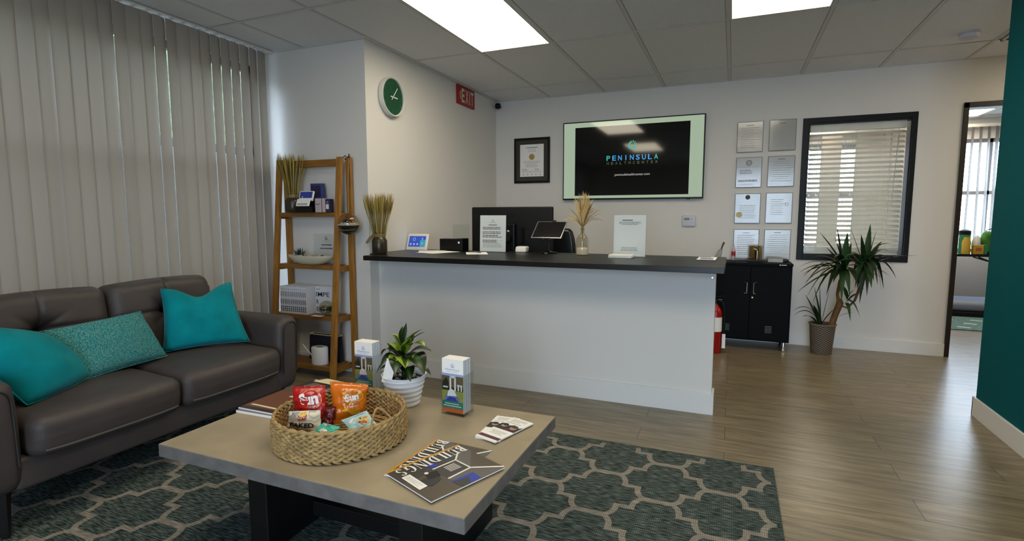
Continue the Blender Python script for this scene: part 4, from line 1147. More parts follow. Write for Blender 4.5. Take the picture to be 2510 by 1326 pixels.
def sheet(cx, cy, rot, w=.216, h=.279, z=0.0, mt='paper'):
    fr = Frame((cx, cy, ZC + z), (math.cos(rot), math.sin(rot), 0), (-math.sin(rot), math.cos(rot), 0)); m = MB(); m.fbox(fr, -w / 2, w / 2, -h / 2, h / 2, 0.0004, .0014, mt); return m, fr
m, fr = sheet(-2.215, 3.66, .55); m.lines(fr, -.08, .08, .1, -.1, 12, 'ink_light', .0018, thick=.003)
m.build('paper_sheet', loc=(-2.215, 3.66, ZC), label='loose white sheet lying on the counter in front of the black box', cat='paper')
m, fr = sheet(-2.13, 3.60, -.35, z=.0016); m.build('paper_sheet', loc=(-2.13, 3.60, ZC), label='blank white sheet lying crosswise over another one on the counter', cat='paper')
m, fr = sheet(-1.80, 3.62, .5, w=.16, h=.24); m.lines(fr, -.06, .06, .08, -.08, 8, 'ink_light', .0018, thick=.003)
m.build('paper_form', loc=(-1.80, 3.62, ZC), label='white form on the counter under the pen, at the foot of the first sign', cat='paper')
t = thing('pen', 'silver and black pen lying on the white form on the counter', 'pen', (-1.80, 3.64, ZC + .003))
m = MB(); m.tube([(-1.86, 3.70, ZC + .007), (-1.775, 3.635, ZC + .006)], .004, 'silver', 8); m.build('barrel', t)
m = MB(); m.tube([(-1.868, 3.706, ZC + .0075), (-1.86, 3.70, ZC + .007)], .0045, 'black_satin', 8); m.build('cap', t)

def counter_sign(x0, x1, y, h, label, kind):
    t = thing('sign_holder', label, 'sign holder', ((x0 + x1) / 2, y, ZC), 'paper signs in clear holders on the counter')
    m = MB(); m.box(x0 - .006, x1 + .006, y - .004, y + .045, ZC, ZC + .003, 'acrylic'); m.build('foot', t)
    fr = Frame(((x0 + x1) / 2, y, ZC + .004), (1, 0, 0), (0, .04, 1)); w = x1 - x0
    m = MB(); m.fbox(fr, -w / 2, w / 2, 0.0, h, -.003, -.0005, 'paper')
    if kind == 1:
        logo(m, fr, 0, h - .04, .014, 'ink', .0004); m.lines(fr, -.03, .03, h - .056, h - .056, 1, 'ink_light', .0004, thick=.003, center=True); m.lines(fr, -.035, .035, h - .075, h - .075, 1, 'ink', .0004, thick=.006, center=True, jitter=0)
        for k, yy in enumerate((.095, .130, .158, .196)):
            m.lines(fr, -.088, .080, h - yy, h - yy - .012, 2, 'ink', .0004, thick=.0055, seed=k + 3)
        m.lines(fr, -.085, .085, h - .215, h - .25, 7, 'ink_light', .0004, thick=.002, seed=9); m.rect(fr, -.088, .088, h - .1985, h - .1975, 'ink', .0004)
    else:
        m.lines(fr, -.05, .02, h - .035, h - .035, 1, 'ink', .0004, thick=.006, jitter=0); m.lines(fr, -.08, .08, h - .048, h - .064, 3, 'ink_light', .0004, thick=.004, center=True, seed=4)
        m.lines(fr, -.075, .075, h - .225, h - .245, 3, 'ink_light', .0004, thick=.004, center=True, seed=6)
    m.build('sheet', t)
    MB().fbox(fr, -w / 2 - .002, w / 2 + .002, 0, h + .003, .0012, .0026, 'acrylic').build('cover', t)
counter_sign(-1.858, -1.636, 3.795, .285, 'printed notice in a clear holder standing before the black monitor', 1)
counter_sign(-.770, -.552, 3.70, .285, 'white notice with an empty middle in a clear holder, right on the counter', 2)
m = MB(); m.rbox((-.695, 3.60, ZC + .012), (.155, .12, .024), .005, 'white_plastic', n=2); m.build('card_case', loc=(-.695, 3.60, ZC), label='flat white card case in front of the right hand counter sign', cat='card case')

m = MB(); fr = Frame((-1.525, 3.84, ZC), (1, 0, 0), (0, .75, 1)); m.rbox((-1.525, 3.86, ZC + .0235), (.092, .075, .047), .014, 'white_plastic', n=4, fn=lambda p: Vector((p.x, p.y + max(0, p.z + .02) * .35, p.z)), rs=4)
m.build('card_reader', loc=(-1.525, 3.86, ZC), label='small white square card reader on the counter left of the tablet', cat='card reader')

# tablet on stand
t = thing('tablet', 'silver edged tablet tilted back on a round based stand on the counter', 'tablet', (-1.305, 3.87, ZC))
m = MB(); m.lathe((-1.305, 3.85, ZC), [(.075, 0), (.077, .004), (.074, .008), (.03, .012), (.018, .02), (.0001, .02)], 'black_gloss', n=36); m.build('base', t)
m = MB(); m.tube([(-1.305, 3.865, ZC + .012), (-1.305, 3.885, ZC + .10), (-1.305, 3.875, ZC + .165)], [.014, .012, .016], 'black_satin', 12); m.build('neck', t)
fr = Frame((-1.305, 3.795, 1.068), (1, -.03, 0), (0, .15, .125))
m = MB(); m.rbox(fr(0, .0975, -.004), (.246, .195, .008), .004, 'silver', n=2, R=Matrix((fr.r, fr.u, fr.n)).transposed()); m.build('case', t)
m = MB(); m.rect(fr, -.115, .115, .008, .187, 'black_gloss', .0004); m.build('screen', t)
m = MB(); m.fbox(fr, -.03, -.015, -.004, .004, -.01, .006, 'silver'); m.fbox(fr, .02, .035, -.004, .004, -.01, .006, 'silver'); m.fbox(fr, .0, .03, .19, .2, -.012, .006, 'black_satin'); m.build('clamps', t)

# bottle with pampas
bc = Vector((-1.008, 3.75, ZC))
t = thing('glass_bottle', 'clear glass bottle with white sand at the bottom on the counter', 'bottle', tuple(bc))
m = MB(); m.lathe(bc, [(.038, 0), (.043, .004), (.044, .02), (.044, .105), (.040, .125), (.026, .145), (.014, .158), (.0125, .185), (.017, .188), (.017, .197), (.0125, .198)], 'glass_dim', n=32); m.build('glass', t)
m = MB(); m.lathe(bc, [(.041, .004), (.0415, .045), (.038, .052), (.02, .056), (.0001, .054)], 'sand_white', n=28); m.build('sand', t)
m = MB(); r_ = random.Random(31)
for i in range(17):
    a = r_.random() * 2 * PI; sp = r_.uniform(.1, 1); H = .44 - .10 * sp * r_.random() - .04 * r_.random()
    tip = bc + Vector((math.cos(a) * .13 * sp, math.sin(a) * .09 * sp, H)); b = bc + Vector((math.cos(a) * -.006, math.sin(a) * -.006, .055)); nk = bc + Vector((math.cos(a) * .006, math.sin(a) * .006, .198))
    P = [b, nk]; 
    for k in range(1, 7): s = k / 6; P.append(nk.lerp(tip, s) + Vector((-math.cos(a), -math.sin(a), 0)) * .03 * sp * math.sin(PI * s))
    m.tube(P[:3], .0012, 'pampas_b', 4, cap=False)
    m.tube(P[2:], [.002, .007, .011, .010, .006, .001][:len(P[2:])], 'pampas' if r_.random() < .7 else 'pampas_b', 6, cap=False)
    for k in range(30):
        s = r_.uniform(.3, 1); i2 = min(len(P) - 2, 2 + int(s * (len(P) - 3))); p = P[i2].lerp(P[i2 + 1], r_.random()); d = (tip - nk).normalized() * r_.uniform(.02, .045) + Vector((r_.uniform(-.018, .018), r_.uniform(-.018, .018), r_.uniform(-.004, .01)))
        m.tube([p, p + d * .6, p + d + Vector((0, 0, -.003))], [.0016, .0012, .0002], 'pampas', 3, cap=False)
for i in range(46):
    a = r_.random() * 2 * PI; nk = bc + Vector((0, 0, .198)); L = r_.uniform(.09, .17); e = r_.uniform(.0, .14)
    P = [nk, nk + Vector((math.cos(a) * L * .35, math.sin(a) * L * .3, .05 + e * .3)), nk + Vector((math.cos(a) * L * .75, math.sin(a) * L * .6, .06 + e * .6)), nk + Vector((math.cos(a) * L, math.sin(a) * L * .8, .035 + e * .8))]
    m.tube(P, [.001, .0016, .0016, .0003], 'pampas' if i % 3 else 'pampas_b', 3, cap=False)
m.build('pampas_grass', loc=tuple(bc + Vector((0, 0, .055))), label='fan of dried pampas grass standing in the clear glass bottle', cat='dried grass')
m, fr = sheet(-.150, 3.70, -.02, w=.115, h=.25, z=.004); m.fbox(fr, -.06, .06, -.128, .128, -.0036, .0002, 'ink'); m.rect(fr, -.04, .04, -.09, .02, 'violet_print', .0018); m.rect(fr, -.05, .02, .05, .11, 'ink_light', .0018)
m.build('leaflet', loc=(-.15, 3.70, ZC), label='stack of printed leaflets near the right end of the counter', cat='leaflet')

# ================================================================== BEHIND THE COUNTER
t = thing('desk', 'low work desk hidden behind the counter under the monitor', 'desk', (-1.8, 4.3, 0))
MB().box(-2.52, -1.05, 3.98, 4.62, .72, .75, 'black_satin').build('top', t, bevel=.002)
for xx in (-2.48, -1.13): MB().box(xx, xx + .04, 4.02, 4.58, 0, .72, 'black_satin').build('leg', t)
t = thing('monitor', 'large black computer monitor seen from behind on the reception desk', 'monitor', (-1.78, 4.3, .75))
m = MB(); m.rbox((-1.78, 4.265, 1.085), (.76, .035, .455), .012, 'black_matte', n=3); m.build('housing', t)
m = MB(); m.box(-1.84, -1.72, 4.19, 4.25, .80, 1.17, 'black_satin'); m.build('neck', t, bevel=.015, bseg=3)
m = MB(); m.lathe((0, 0, 0), [(.060, 0), (.060, .012), (.048, .02), (.044, .008), (.0001, .008)], 'black_gloss', axis=Frame((-1.80, 4.19, 1.06), (1, 0, 0), (0, 0, 1)), n=32); m.build('hub', t)
m = MB(); m.box(-1.92, -1.60, 4.12, 4.42, .75, .765, 'black_satin'); m.build('base', t, bevel=.004)
m = MB(); fr = Frame((-1.78, 4.2475, 1.085), (1, 0, 0), (0, 0, 1)); m.text(fr, 'LG', 0.0, .155, .05, 'black_gloss', .0008, height=.03); m.build('lettering', t); MB().rect(fr, -.03, .03, -.15, -.11, 'vent_dark', .0008).build('sticker', t); MB().fbox(fr, .085, .13, -.09, .05, 0, .004, 'black_gloss').build('port_cover', t)
t = thing('office_chair', 'black office chair behind the counter, its rounded back beside the tablet', 'office chair', (-1.56, 4.85, 0))
m = MB(); m.rbox((-1.56, 4.72, .86), (.46, .07, .52), .034, 'black_vinyl', n=8, fn=lambda p: Vector((p.x * (1 - .22 * max(0, p.z / .26) ** 3), p.y + .12 * p.x * p.x * 4 * .3, p.z)), rs=4); m.build('backrest', t)
m = MB(); m.rbox((-1.56, 4.98, .47), (.48, .46, .08), .035, 'black_vinyl', n=4); m.build('seat', t)
m = MB(); m.bar((-1.56, 4.77, .45), (-1.56, 4.74, .75), .06, .015, 'black_satin', up=(0, 1, 0)); m.build('back_support', t)
m = MB(); m.tube([(-1.56, 4.98, .08), (-1.56, 4.98, .44)], .025, 'black_satin', 12); m.build('post', t)
for k in range(5):
    a = 2 * PI * k / 5 + .3; d = Vector((math.cos(a), math.sin(a), 0)); c = Vector((-1.56, 4.98, .09)); mb = MB(); mb.bar(c, c + d * .27 + Vector((0, 0, -.02)), .035, .025, 'black_satin'); o = mb.build('foot', t)
    mb = MB(); e = c + d * .26; mb.lathe((0, 0, 0), [(.024, -.012), (.026, 0), (.024, .012)], 'black_matte', axis=Frame((e.x, e.y, .026), (d.x, d.y, 0), (0, 0, 1)), n=16, cap1=True); mb.build('caster', o)

# ================================================================== CABINET
t = thing('metal_cabinet', 'black two door metal cabinet with silver handles against the back wall', 'cabinet', (.165, 5.47, 0))
X0, X1, Y0, Y1, Z0, Z1 = -.175, .505, 5.29, 5.655, .085, .806
MB().box(X0, X1, Y0 + .018, Y1, Z0, Z1 - .02, 'black_metal').build('body', t, bevel=.002)
MB().box(X0 - .004, X1 + .004, Y0 - .004, Y1 + .002, Z1 - .022, Z1, 'black_metal').build('top', t, bevel=.003)
mid = .165
for s in (-1, 1):
    a, b = (X0 + .012, mid - .002) if s < 0 else (mid + .002, X1 - .012)
    d = MB().box(a, b, Y0, Y0 + .017, Z0 + .012, Z1 - .032, 'black_metal').build('door', t, bevel=.002)
    hx = mid + s * .027; m = MB()
    m.tube([(hx + s * .022, Y0, .528), (hx + s * .022, Y0 - .028, .528), (hx, Y0 - .03, .530), (hx, Y0 - .03, .628), (hx + s * .022, Y0 - .028, .630), (hx + s * .022, Y0, .630)], .0045, 'chrome', 8); m.build('handle', d)
    vx = mid - .19 if s < 0 else mid + .165; m = MB()
    for k in range(5): m.box(vx - .028, vx + .028, Y0 - .004, Y0 - .0002, .17 + k * .014, .1745 + k * .014, 'chrome' if False else 'plaque_edge')
    m.build('vent', d)
m = MB(); m.lathe((0, 0, 0), [(.010, 0), (.010, .006), (.007, .008)], 'chrome', axis=FB(mid + .022, .487, Y0), n=16, cap1=True); m.build('lock', t)
m = MB(); fr = FB(.425, Z1 - .011, Y0 - .004); m.disc(fr, -.022, 0, .006, 'white_ink', .0006, n=12); m.rect(fr, -.012, .03, -.003, .003, 'white_ink', .0006); m.build('badge', t)
for x in (X0 + .04, X1 - .04):
    for y in (Y0 + .06, Y1 - .04): mb = MB(); mb.lathe((x, y, 0), [(.022, 0), (.024, .004), (.02, .008), (.018, Z0 + .005)], 'chrome', n=18, cap1=True); mb.build('leg', t)
CT = Z1
t = thing('desk_stand', 'tilted grey stand with a dark rounded tip at the left end of the black cabinet', 'stand', (-.12, 5.45, CT))
MB().box(-.172, -.075, 5.41, 5.50, CT, CT + .012, 'black_satin').build('base', t, bevel=.004)
m = MB(); fr = Frame((-.150, 5.44, CT + .012), (.5, 0, .87), (-.87, 0, .5))
m.add([(-.17, 5.425, CT + .01), (-.10, 5.425, CT + .012), (-.085, 5.425, CT + .11), (-.115, 5.425, CT + .11), (-.17, 5.47, CT + .01), (-.10, 5.47, CT + .012), (-.085, 5.47, CT + .11), (-.115, 5.47, CT + .11)], [(0, 1, 2, 3), (7, 6, 5, 4), (0, 4, 5, 1), (1, 5, 6, 2), (2, 6, 7, 3), (3, 7, 4, 0)], 'grey_plastic'); m.build('body', t, bevel=.006)
m = MB(); m.tube([(-.10, 5.447, CT + .10), (-.085, 5.447, CT + .15), (-.074, 5.447, CT + .178)], [.006, .008, .0095], 'vent_dark', 10); m.build('tip', t)
bc = Vector((.012, 5.50, CT + .008))
MB().box(-.035, .055, 5.46, 5.54, CT, CT + .008, 'black_satin').build('coaster', loc=(.01, 5.5, CT), label='small black tray under the red labelled bottle on the cabinet', cat='tray')
t = thing('small_bottle', 'small clear bottle with a red label on the black cabinet', 'bottle', tuple(bc))
m = MB(); m.lathe(bc, [(.015, 0), (.018, .004), (.018, .085), (.010, .10), (.007, .125), (.007, .135)], 'box_pink', n=20, cap1=True); m.build('body', t)
m = MB(); m.lathe(bc, [(.0186, .04), (.0186, .082)], 'ext_red', n=20, cap0=False); m.build('label_band', t)
cc = Vector((.205, 5.50, CT))
t = thing('straw_holder', 'glass jar of straw coloured sticks with a curved chrome handle on the cabinet', 'jar', tuple(cc))
m = MB(); m.box(cc.x - .075, cc.x + .075, 5.44, 5.56, CT, CT + .016, 'black_satin'); m.build('tray', t, bevel=.004)
m = MB(); m.lathe(cc + Vector((0, 0, .016)), [(.055, 0), (.06, .004), (.06, .125), (.064, .132), (.058, .132), (.056, .01), (.001, .01)], 'glass_dim', n=28); m.build('glass', t)
m = MB(); r_ = random.Random(9)
for i in range(34): a = r_.random() * 2 * PI; q = math.sqrt(r_.random()) * .045; p = cc + Vector((q * math.cos(a), q * math.sin(a), .028)); m.tube([p, p + Vector((r_.uniform(-.008, .008), r_.uniform(-.008, .008), r_.uniform(.085, .115)))], .0055, r_.choice(('gold', 'gold_pale', 'gold', 'ink_black')), 5)
m.build('sticks', t)
m = MB(); m.tube([(cc.x + .01, 5.435, CT + .018), (cc.x + .012, 5.432, CT + .10), (cc.x + .004, 5.434, CT + .118), (cc.x - .018, 5.436, CT + .12)], .005, 'chrome', 10); m.build('handle', t)
m = MB(); r_ = random.Random(3)
for k in range(9): a = r_.uniform(-.06, .06); fr = Frame((.375, 5.51, CT + .001 + k * .0038), (math.cos(a), math.sin(a), 0), (-math.sin(a), math.cos(a), 0)); m.fbox(fr, -.062, .062, -.045, .045, 0, .0034, 'grey_plastic' if k % 3 else 'paper')
m.build('paper_stack', loc=(.375, 5.51, CT), label='short stack of grey and white papers on the right of the cabinet', cat='papers')
m = MB(); m.rbox((.462, 5.54, CT + .012), (.05, .06, .024), .006, 'black_satin', n=2); m.build('stapler', loc=(.462, 5.54, CT), label='small black desk gadget at the right end of the cabinet top', cat='gadget')

# ================================================================== FIRE EXTINGUISHER
ec = Vector((-.115, 5.06, 0))
t = thing('fire_extinguisher', 'red fire extinguisher standing behind the end of the counter', 'fire extinguisher', tuple(ec))
m = MB(); m.lathe(ec, [(.05, 0), (.055, .006), (.055, .36), (.050, .39), (.035, .415), (.018, .43), (.018, .45)], 'ext_red', n=32, cap1=True); m.build('cylinder', t)
m = MB(); m.lathe(ec, [(.0556, .20), (.0556, .33)], 'paper', n=32, cap0=False); m.build('label_band', t)
m = MB(); m.lathe(ec + Vector((0, 0, .45)), [(.02, 0), (.02, .04), (.008, .045)], 'black_satin', n=16, cap1=True); m.bar(ec + Vector((-.02, 0, .50)), ec + Vector((.055, -.01, .525)), .02, .006, 'black_satin'); m.bar(ec + Vector((-.02, 0, .485)), ec + Vector((.05, -.01, .488)), .018, .005, 'silver'); m.build('valve', t)
m = MB(); m.tube([ec + Vector((.02, 0, .475)), ec + Vector((.055, -.005, .47)), ec + Vector((.07, -.005, .40)), ec + Vector((.074, -.005, .30)), ec + Vector((.072, -.005, .2))], .009, 'black_matte', 10); m.tube([ec + Vector((.072, -.005, .2)), ec + Vector((.075, -.005, .08))], [.008, .016], 'black_matte', 10); m.build('hose', t)
m = MB(); m.box(ec.x + .060, ec.x + .088, ec.y - .024, ec.y - .022, .05, .18, 'paper'); m.build('tag', t)

# ================================================================== PLANTS
def blade(m, b, tip, arch, w, mt, mid=None, n=8, fold=.3, wpos=.35, edge=None):
    b, tip = Vector(b), Vector(tip); c = (b + tip) / 2 + Vector((0, 0, arch)); vs = []; fs = []; ms = []
    for i in range(n + 1):
        t = i / n; p = b * (1 - t) ** 2 + c * 2 * t * (1 - t) + tip * t * t; d = ((c - b) * (1 - t) + (tip - c) * t).normalized()
        s = d.cross(Vector((0, 0, 1))); s = s.normalized() if s.length > .05 else Vector((1, 0, 0)); nn = s.cross(d).normalized()
        ww = w * max(.28 if t < wpos else 0, (math.sin(PI / 2 * t / wpos) if t < wpos else math.cos(PI / 2 * (t - wpos) / (1 - wpos)))) + .0006
        for k in (-.5, -.17, .17, .5): vs.append(p + s * ww * k + nn * ww * fold * (abs(k) - .1))
    for i in range(n):
        for k in range(3): fs.append((i * 4 + k, i * 4 + k + 1, i * 4 + k + 5, i * 4 + k + 4)); ms.append((mid if k == 1 and mid else (edge or mt) if k != 1 else mt))
    m.add(vs, fs, ms, True)
pc = Vector((.775, 5.40, 0))
t = thing('potted_yucca', 'tall yucca plant with long drooping green leaves in a woven pot under the window', 'potted plant', tuple(pc))
m = MB(); n = 72; rows = 26
def potf(u, v):
    a = u * 2 * PI; rr = .083 + .022 * v; i = int(v * rows + .5)
    rr += .0035 * math.sin(a * 36 + (PI if i % 2 else 0)); return pc + Vector((rr * math.cos(a), rr * math.sin(a), .002 + v * .265))
m.grid(potf, n, rows, lambda u, v: 'pot_basket' if (int(u * 36) + int(v * rows)) % 2 else 'pot_basket_b', wrapu=True)
m.f.append(list(range(n))[::-1]); m.m.append('pot_basket_b'); m.sm.append(False)
m.tube([pc + Vector((.107 * math.cos(k * PI / 18), .107 * math.sin(k * PI / 18), .27)) for k in range(37)], .006, 'pot_basket', 6, cap=False); m.build('pot', t)
m = MB(); m.lathe(pc + Vector((0, 0, .24)), [(.100, 0), (.001, .006)], 'soil', n=24, cap0=False); m.build('soil', t)
m = MB(); T = [(.835, 5.38, .235), (.865, 5.38, .36), (.895, 5.37, .47), (.885, 5.36, .50)]
m.tube(T, [.028, .026, .028, .022], 'trunk', 10); m.tube([(.885, 5.365, .46), (.868, 5.35, .55), (.880, 5.34, .66), (.905, 5.33, .75)], [.014, .013, .014, .016], 'trunk', 9)
m.tube([(.895, 5.37, .45), (.95, 5.36, .43), (1.0, 5.35, .50), (1.04, 5.34, .66), (1.05, 5.33, .76)], [.008, .008, .01, .012, .015], 'trunk', 8); m.build('trunk', t)
m = MB(); r_ = random.Random(17)
A = Vector((.895, 5.31, .77)); B = Vector((1.05, 5.31, .80)); C = Vector((.755, 5.39, .26)); D = Vector((.935, 5.35, .50))
def lv(b, tip, arch, w=.034):
    w *= 1.5
    blade(m, b + Vector((r_.uniform(-.012, .012), r_.uniform(-.012, .012), r_.uniform(-.03, .03))), tip, arch, w, 'palm_leaf' if r_.random() < .6 else 'palm_leaf_b')
for x, z, ar, dy in [(.684, 1.107, .02, -.02), (.81, 1.06, .0, .0), (.83, 1.143, 0, .03), (.90, 1.10, 0, -.05), (.558, .78, .14, .02), (.598, .618, .22, -.04), (.62, .491, .24, .0), (.669, .476, .26, -.06), (.70, .64, .2, .06), (.80, .664, .12, -.14), (.925, .56, .16, -.16), (.62, .84, .12, .07), (.76, .55, .22, -.12), (.86, .50, .22, -.2), (.58, .70, .18, -.08), (.95, 1.0, .02, .05), (.74, .97, .04, -.05)]: lv(A, (x, 5.31 + dy, z), ar, .036)
for x, z, ar, dy in [(.919, 1.168, -.01, .02), (1.078, 1.169, 0, .04), (1.117, 1.13, 0, -.02), (1.226, 1.0, .12, .0), (1.189, .889, .12, -.05), (1.339, .856, .10, .0), (1.261, .789, .16, -.03), (1.171, .612, .26, -.04), (1.007, .497, .22, -.12), (1.047, .57, .24, -.16), (1.083, .70, .16, -.18), (1.30, .70, .2, .08), (1.22, .60, .30, .1), (1.0, 1.08, 0, -.04), (1.18, 1.02, .04, .08), (1.13, .66, .22, -.1), (.97, .62, .2, -.1), (1.24, .93, .12, .12)]: lv(B, (x, 5.31 + dy, z), ar, .036)
for k in range(26):
    a = r_.uniform(0, 2 * PI); L = r_.uniform(.30, .44); c0 = A if k % 2 else B; lv(c0, (c0.x + math.cos(a) * L, min(5.55, c0.y + math.sin(a) * L * .8), c0.z + r_.uniform(-.22, .12)), r_.uniform(.06, .16), .034)
for x, z, ar, dy in [(.535, .319, .16, .0), (.532, .382, .16, -.05), (.728, .668, -.01, .0), (.695, .60, 0, .03), (.817, .629, 0, -.02), (.60, .34, .08, -.1), (.68, .45, .05, -.08), (.88, .44, .05, -.06), (.63, .52, .03, .06)]: lv(C, (x, 5.39 + dy, z), ar, .026)
for x, z, ar, dy in [(1.009, .440, .05, -.08), (.99, .60, .03, -.03), (.90, .63, .02, -.08), (1.06, .56, .05, .03), (1.04, .36, .10, -.05), (.96, .33, .10, -.1)]: lv(D, (x, 5.35 + dy, z), ar, .022)
blade(m, (.87, 5.37, .33), (1.01, 5.33, .40), .03, .02, 'palm_leaf_b')
m.build('foliage', t)

# dracaena on the coffee table
pc = Vector((-1.276, 1.86, TZ))
t = thing('potted_dracaena', 'small leafy plant with yellow edged leaves in a ribbed white pot on the coffee table', 'potted plant', tuple(pc))
m = MB(); prof = [(.060, 0), (.064, .003)]
for k in range(28):
    v = k / 27; prof.append((.064 + .028 * v + .0022 * math.sin(v * 2 * PI * 5.5), .004 + v * .118))
prof += [(.095, .125), (.096, .132), (.090, .132), (.088, .11), (.086, .10)]
m.lathe(pc, prof, 'pot_white', n=44); m.build('pot', t)
m = MB(); m.lathe(pc + Vector((0, 0, .108)), [(.088, 0), (.001, .008)], 'soil', n=24, cap0=False); m.build('soil', t)
m = MB(); r_ = random.Random(4)
for i in range(46): a = r_.random() * 2 * PI; q = .03 + .05 * r_.random(); m.ell(pc + Vector((q * math.cos(a), q * math.sin(a), .116)), .009 * r_.uniform(.6, 1.2), .008, .006, 'pebble' if r_.random() < .6 else 'vent_dark', n=6, m=4)
o = m.build('pebbles', t); o['kind'] = 'stuff'
m = MB(); m.tube([pc + Vector((0, 0, .11)), pc + Vector((.004, -.004, .20)), pc + Vector((-.002, 0, .27))], [.010, .008, .006], 'leaf_dark', 8); m.build('stem', t)
m = MB()
def dl(z, tip, arch, w, bright=False):
    w *= 1.65
    b = pc + Vector((0, 0, z)); blade(m, b, tip, arch, w, 'leaf_green' if not bright else 'leaf_lime', mid='leaf_green', edge='leaf_lime' if bright else 'leaf_dark', n=10, fold=.22, wpos=.5)
Y_ = 1.86
for (z, x, zt, dy, arch, w, br) in [(.25, -1.258, .785, .0, .0, .024, 0), (.25, -1.285, .765, .01, .01, .022, 0), (.22, -1.325, .73, -.01, .04, .036, 1), (.25, -1.175, .765, .0, .02, .026, 1), (.24, -1.185, .745, .03, .02, .026, 0), (.22, -1.155, .695, -.02, .06, .042, 1),
    (.18, -1.385, .635, -.01, .09, .046, 0), (.17, -1.135, .59, -.06, .12, .060, 0), (.17, -1.20, .62, -.10, .08, .050, 1), (.19, -1.27, .62, -.10, .06, .042, 1), (.13, -1.40, .55, -.03, .13, .028, 0), (.12, -1.355, .585, -.07, .06, .034, 0), (.12, -1.135, .575, -.01, .08, .034, 0),
    (.14, -1.22, .63, .06, .07, .04, 0), (.20, -1.31, .68, .05, .05, .036, 1), (.15, -1.33, .60, .05, .09, .04, 0), (.21, -1.24, .70, -.05, .02, .038, 1), (.20, -1.30, .67, -.07, .03, .036, 0), (.23, -1.22, .73, -.03, .0, .028, 1), (.19, -1.16, .66, .04, .06, .045, 0), (.20, -1.37, .66, .03, .08, .045, 1), (.16, -1.23, .60, -.13, .09, .05, 0), (.17, -1.34, .60, -.08, .09, .05, 0), (.22, -1.25, .72, .05, .02, .035, 0), (.21, -1.30, .71, .02, .03, .04, 1), (.13, -1.19, .56, -.08, .09, .038, 0)]:
    dl(z, (x, Y_ + dy, zt), arch, w, br)
m.build('foliage', t)
m = MB(); fr = Frame((-1.330, 1.775, .545), (.95, .1, -.22), (-.22, .05, 1)); m.add([fr(0, 0, 0), fr(.045, 0, .0), fr(.048, .105, .004), (fr(.004, .105, .004)), fr(0, 0, .0012), fr(.045, 0, .0012), fr(.048, .105, .0052), fr(.004, .105, .0052)], [(3, 2, 1, 0), (4, 5, 6, 7), (0, 1, 5, 4), (1, 2, 6, 5), (2, 3, 7, 6), (3, 0, 4, 7)], 'paper'); m.build('plant_tag', t)

# ================================================================== BASKET
BC = Vector((-1.290, 1.480, TZ)); RA, RB, BH = .231, .226, .104
t = thing('woven_basket', 'round woven straw basket with two rope handles full of snack bags', 'basket', tuple(BC))
def bp(a, r=1.0, z=0.0): return BC + Vector((RA * r * math.cos(a), RB * r * math.sin(a), z))
m = MB(); m.grid(lambda u, v: bp(u * 2 * PI, .955, .006 + v * (BH - .012)), 72, 2, 'wicker_dark', wrapu=True)
r_ = random.Random(6); rows = 6; N = 46
for j in range(rows):
    z = .010 + j * (BH - .018) / (rows - .4)
    for hf in (0, 1):
        for i in range(N):
            a = 2 * PI * (i + .5 * hf) / N; c = bp(a, .985 - .006 * ((j) % 2) + r_.uniform(-.004, .004), z + hf * .0078)
            tg = Vector((-RA * math.sin(a), RB * math.cos(a), 0)).normalized(); out = Vector((math.cos(a), math.sin(a), 0))
            sl = (.42 if hf else -.42); ax_ = (tg * math.cos(sl) + Vector((0, 0, 1)) * math.sin(sl)); th = out; u3 = ax_.cross(th)
            m.ell(c, .0205, .0125, .0070, 'wicker', n=7, m=5, R=Matrix((ax_, th, u3)).transposed())
m.build('woven_wall', t)
m = MB(); m.grid(lambda u, v: bp(u * 2 * PI, .96 * (1 - v) + .001, .006 + .003 * math.sin(v * 60)), 60, 26, 'wicker', wrapu=True)
for k in range(1, 9):
    rr = k / 9 * .93; n_ = int(10 + 60 * rr)
    for i in range(n_): a = 2 * PI * (i + .3 * k) / n_; tg = Vector((-math.sin(a), math.cos(a), 0)); m.ell(bp(a, rr, .011), .014, .007, .004, 'wicker', n=6, m=4, R=Matrix((tg, Vector((math.cos(a), math.sin(a), 0)), Vector((0, 0, 1)))).transposed())
m.build('woven_floor', t)
m = MB(); m.tube([bp(k * PI / 48, .985, BH) for k in range(97)], .0065, 'wicker', 7, cap=False)
m.tube([bp(k * PI / 96, .985 + .012 * math.cos(k * 1.2), BH + .005 + .0028 * math.sin(k * 1.2)) for k in range(193)], .0030, 'wicker', 5, cap=False); m.build('rim', t)
def handle(a0, h, w, tilt):
    P = []
    for k in range(15):
        s = k / 14; a = a0 + (s - .5) * w; P.append(bp(a, .97 - tilt * math.sin(PI * s), BH - .012 + h * math.sin(PI * s)))
    m = MB(); m.tube(P, .0035, 'wicker', 6); m.build('handle', t)
handle(math.radians(165), .050, .50, .0); handle(math.radians(-12), .056, .48, .12)

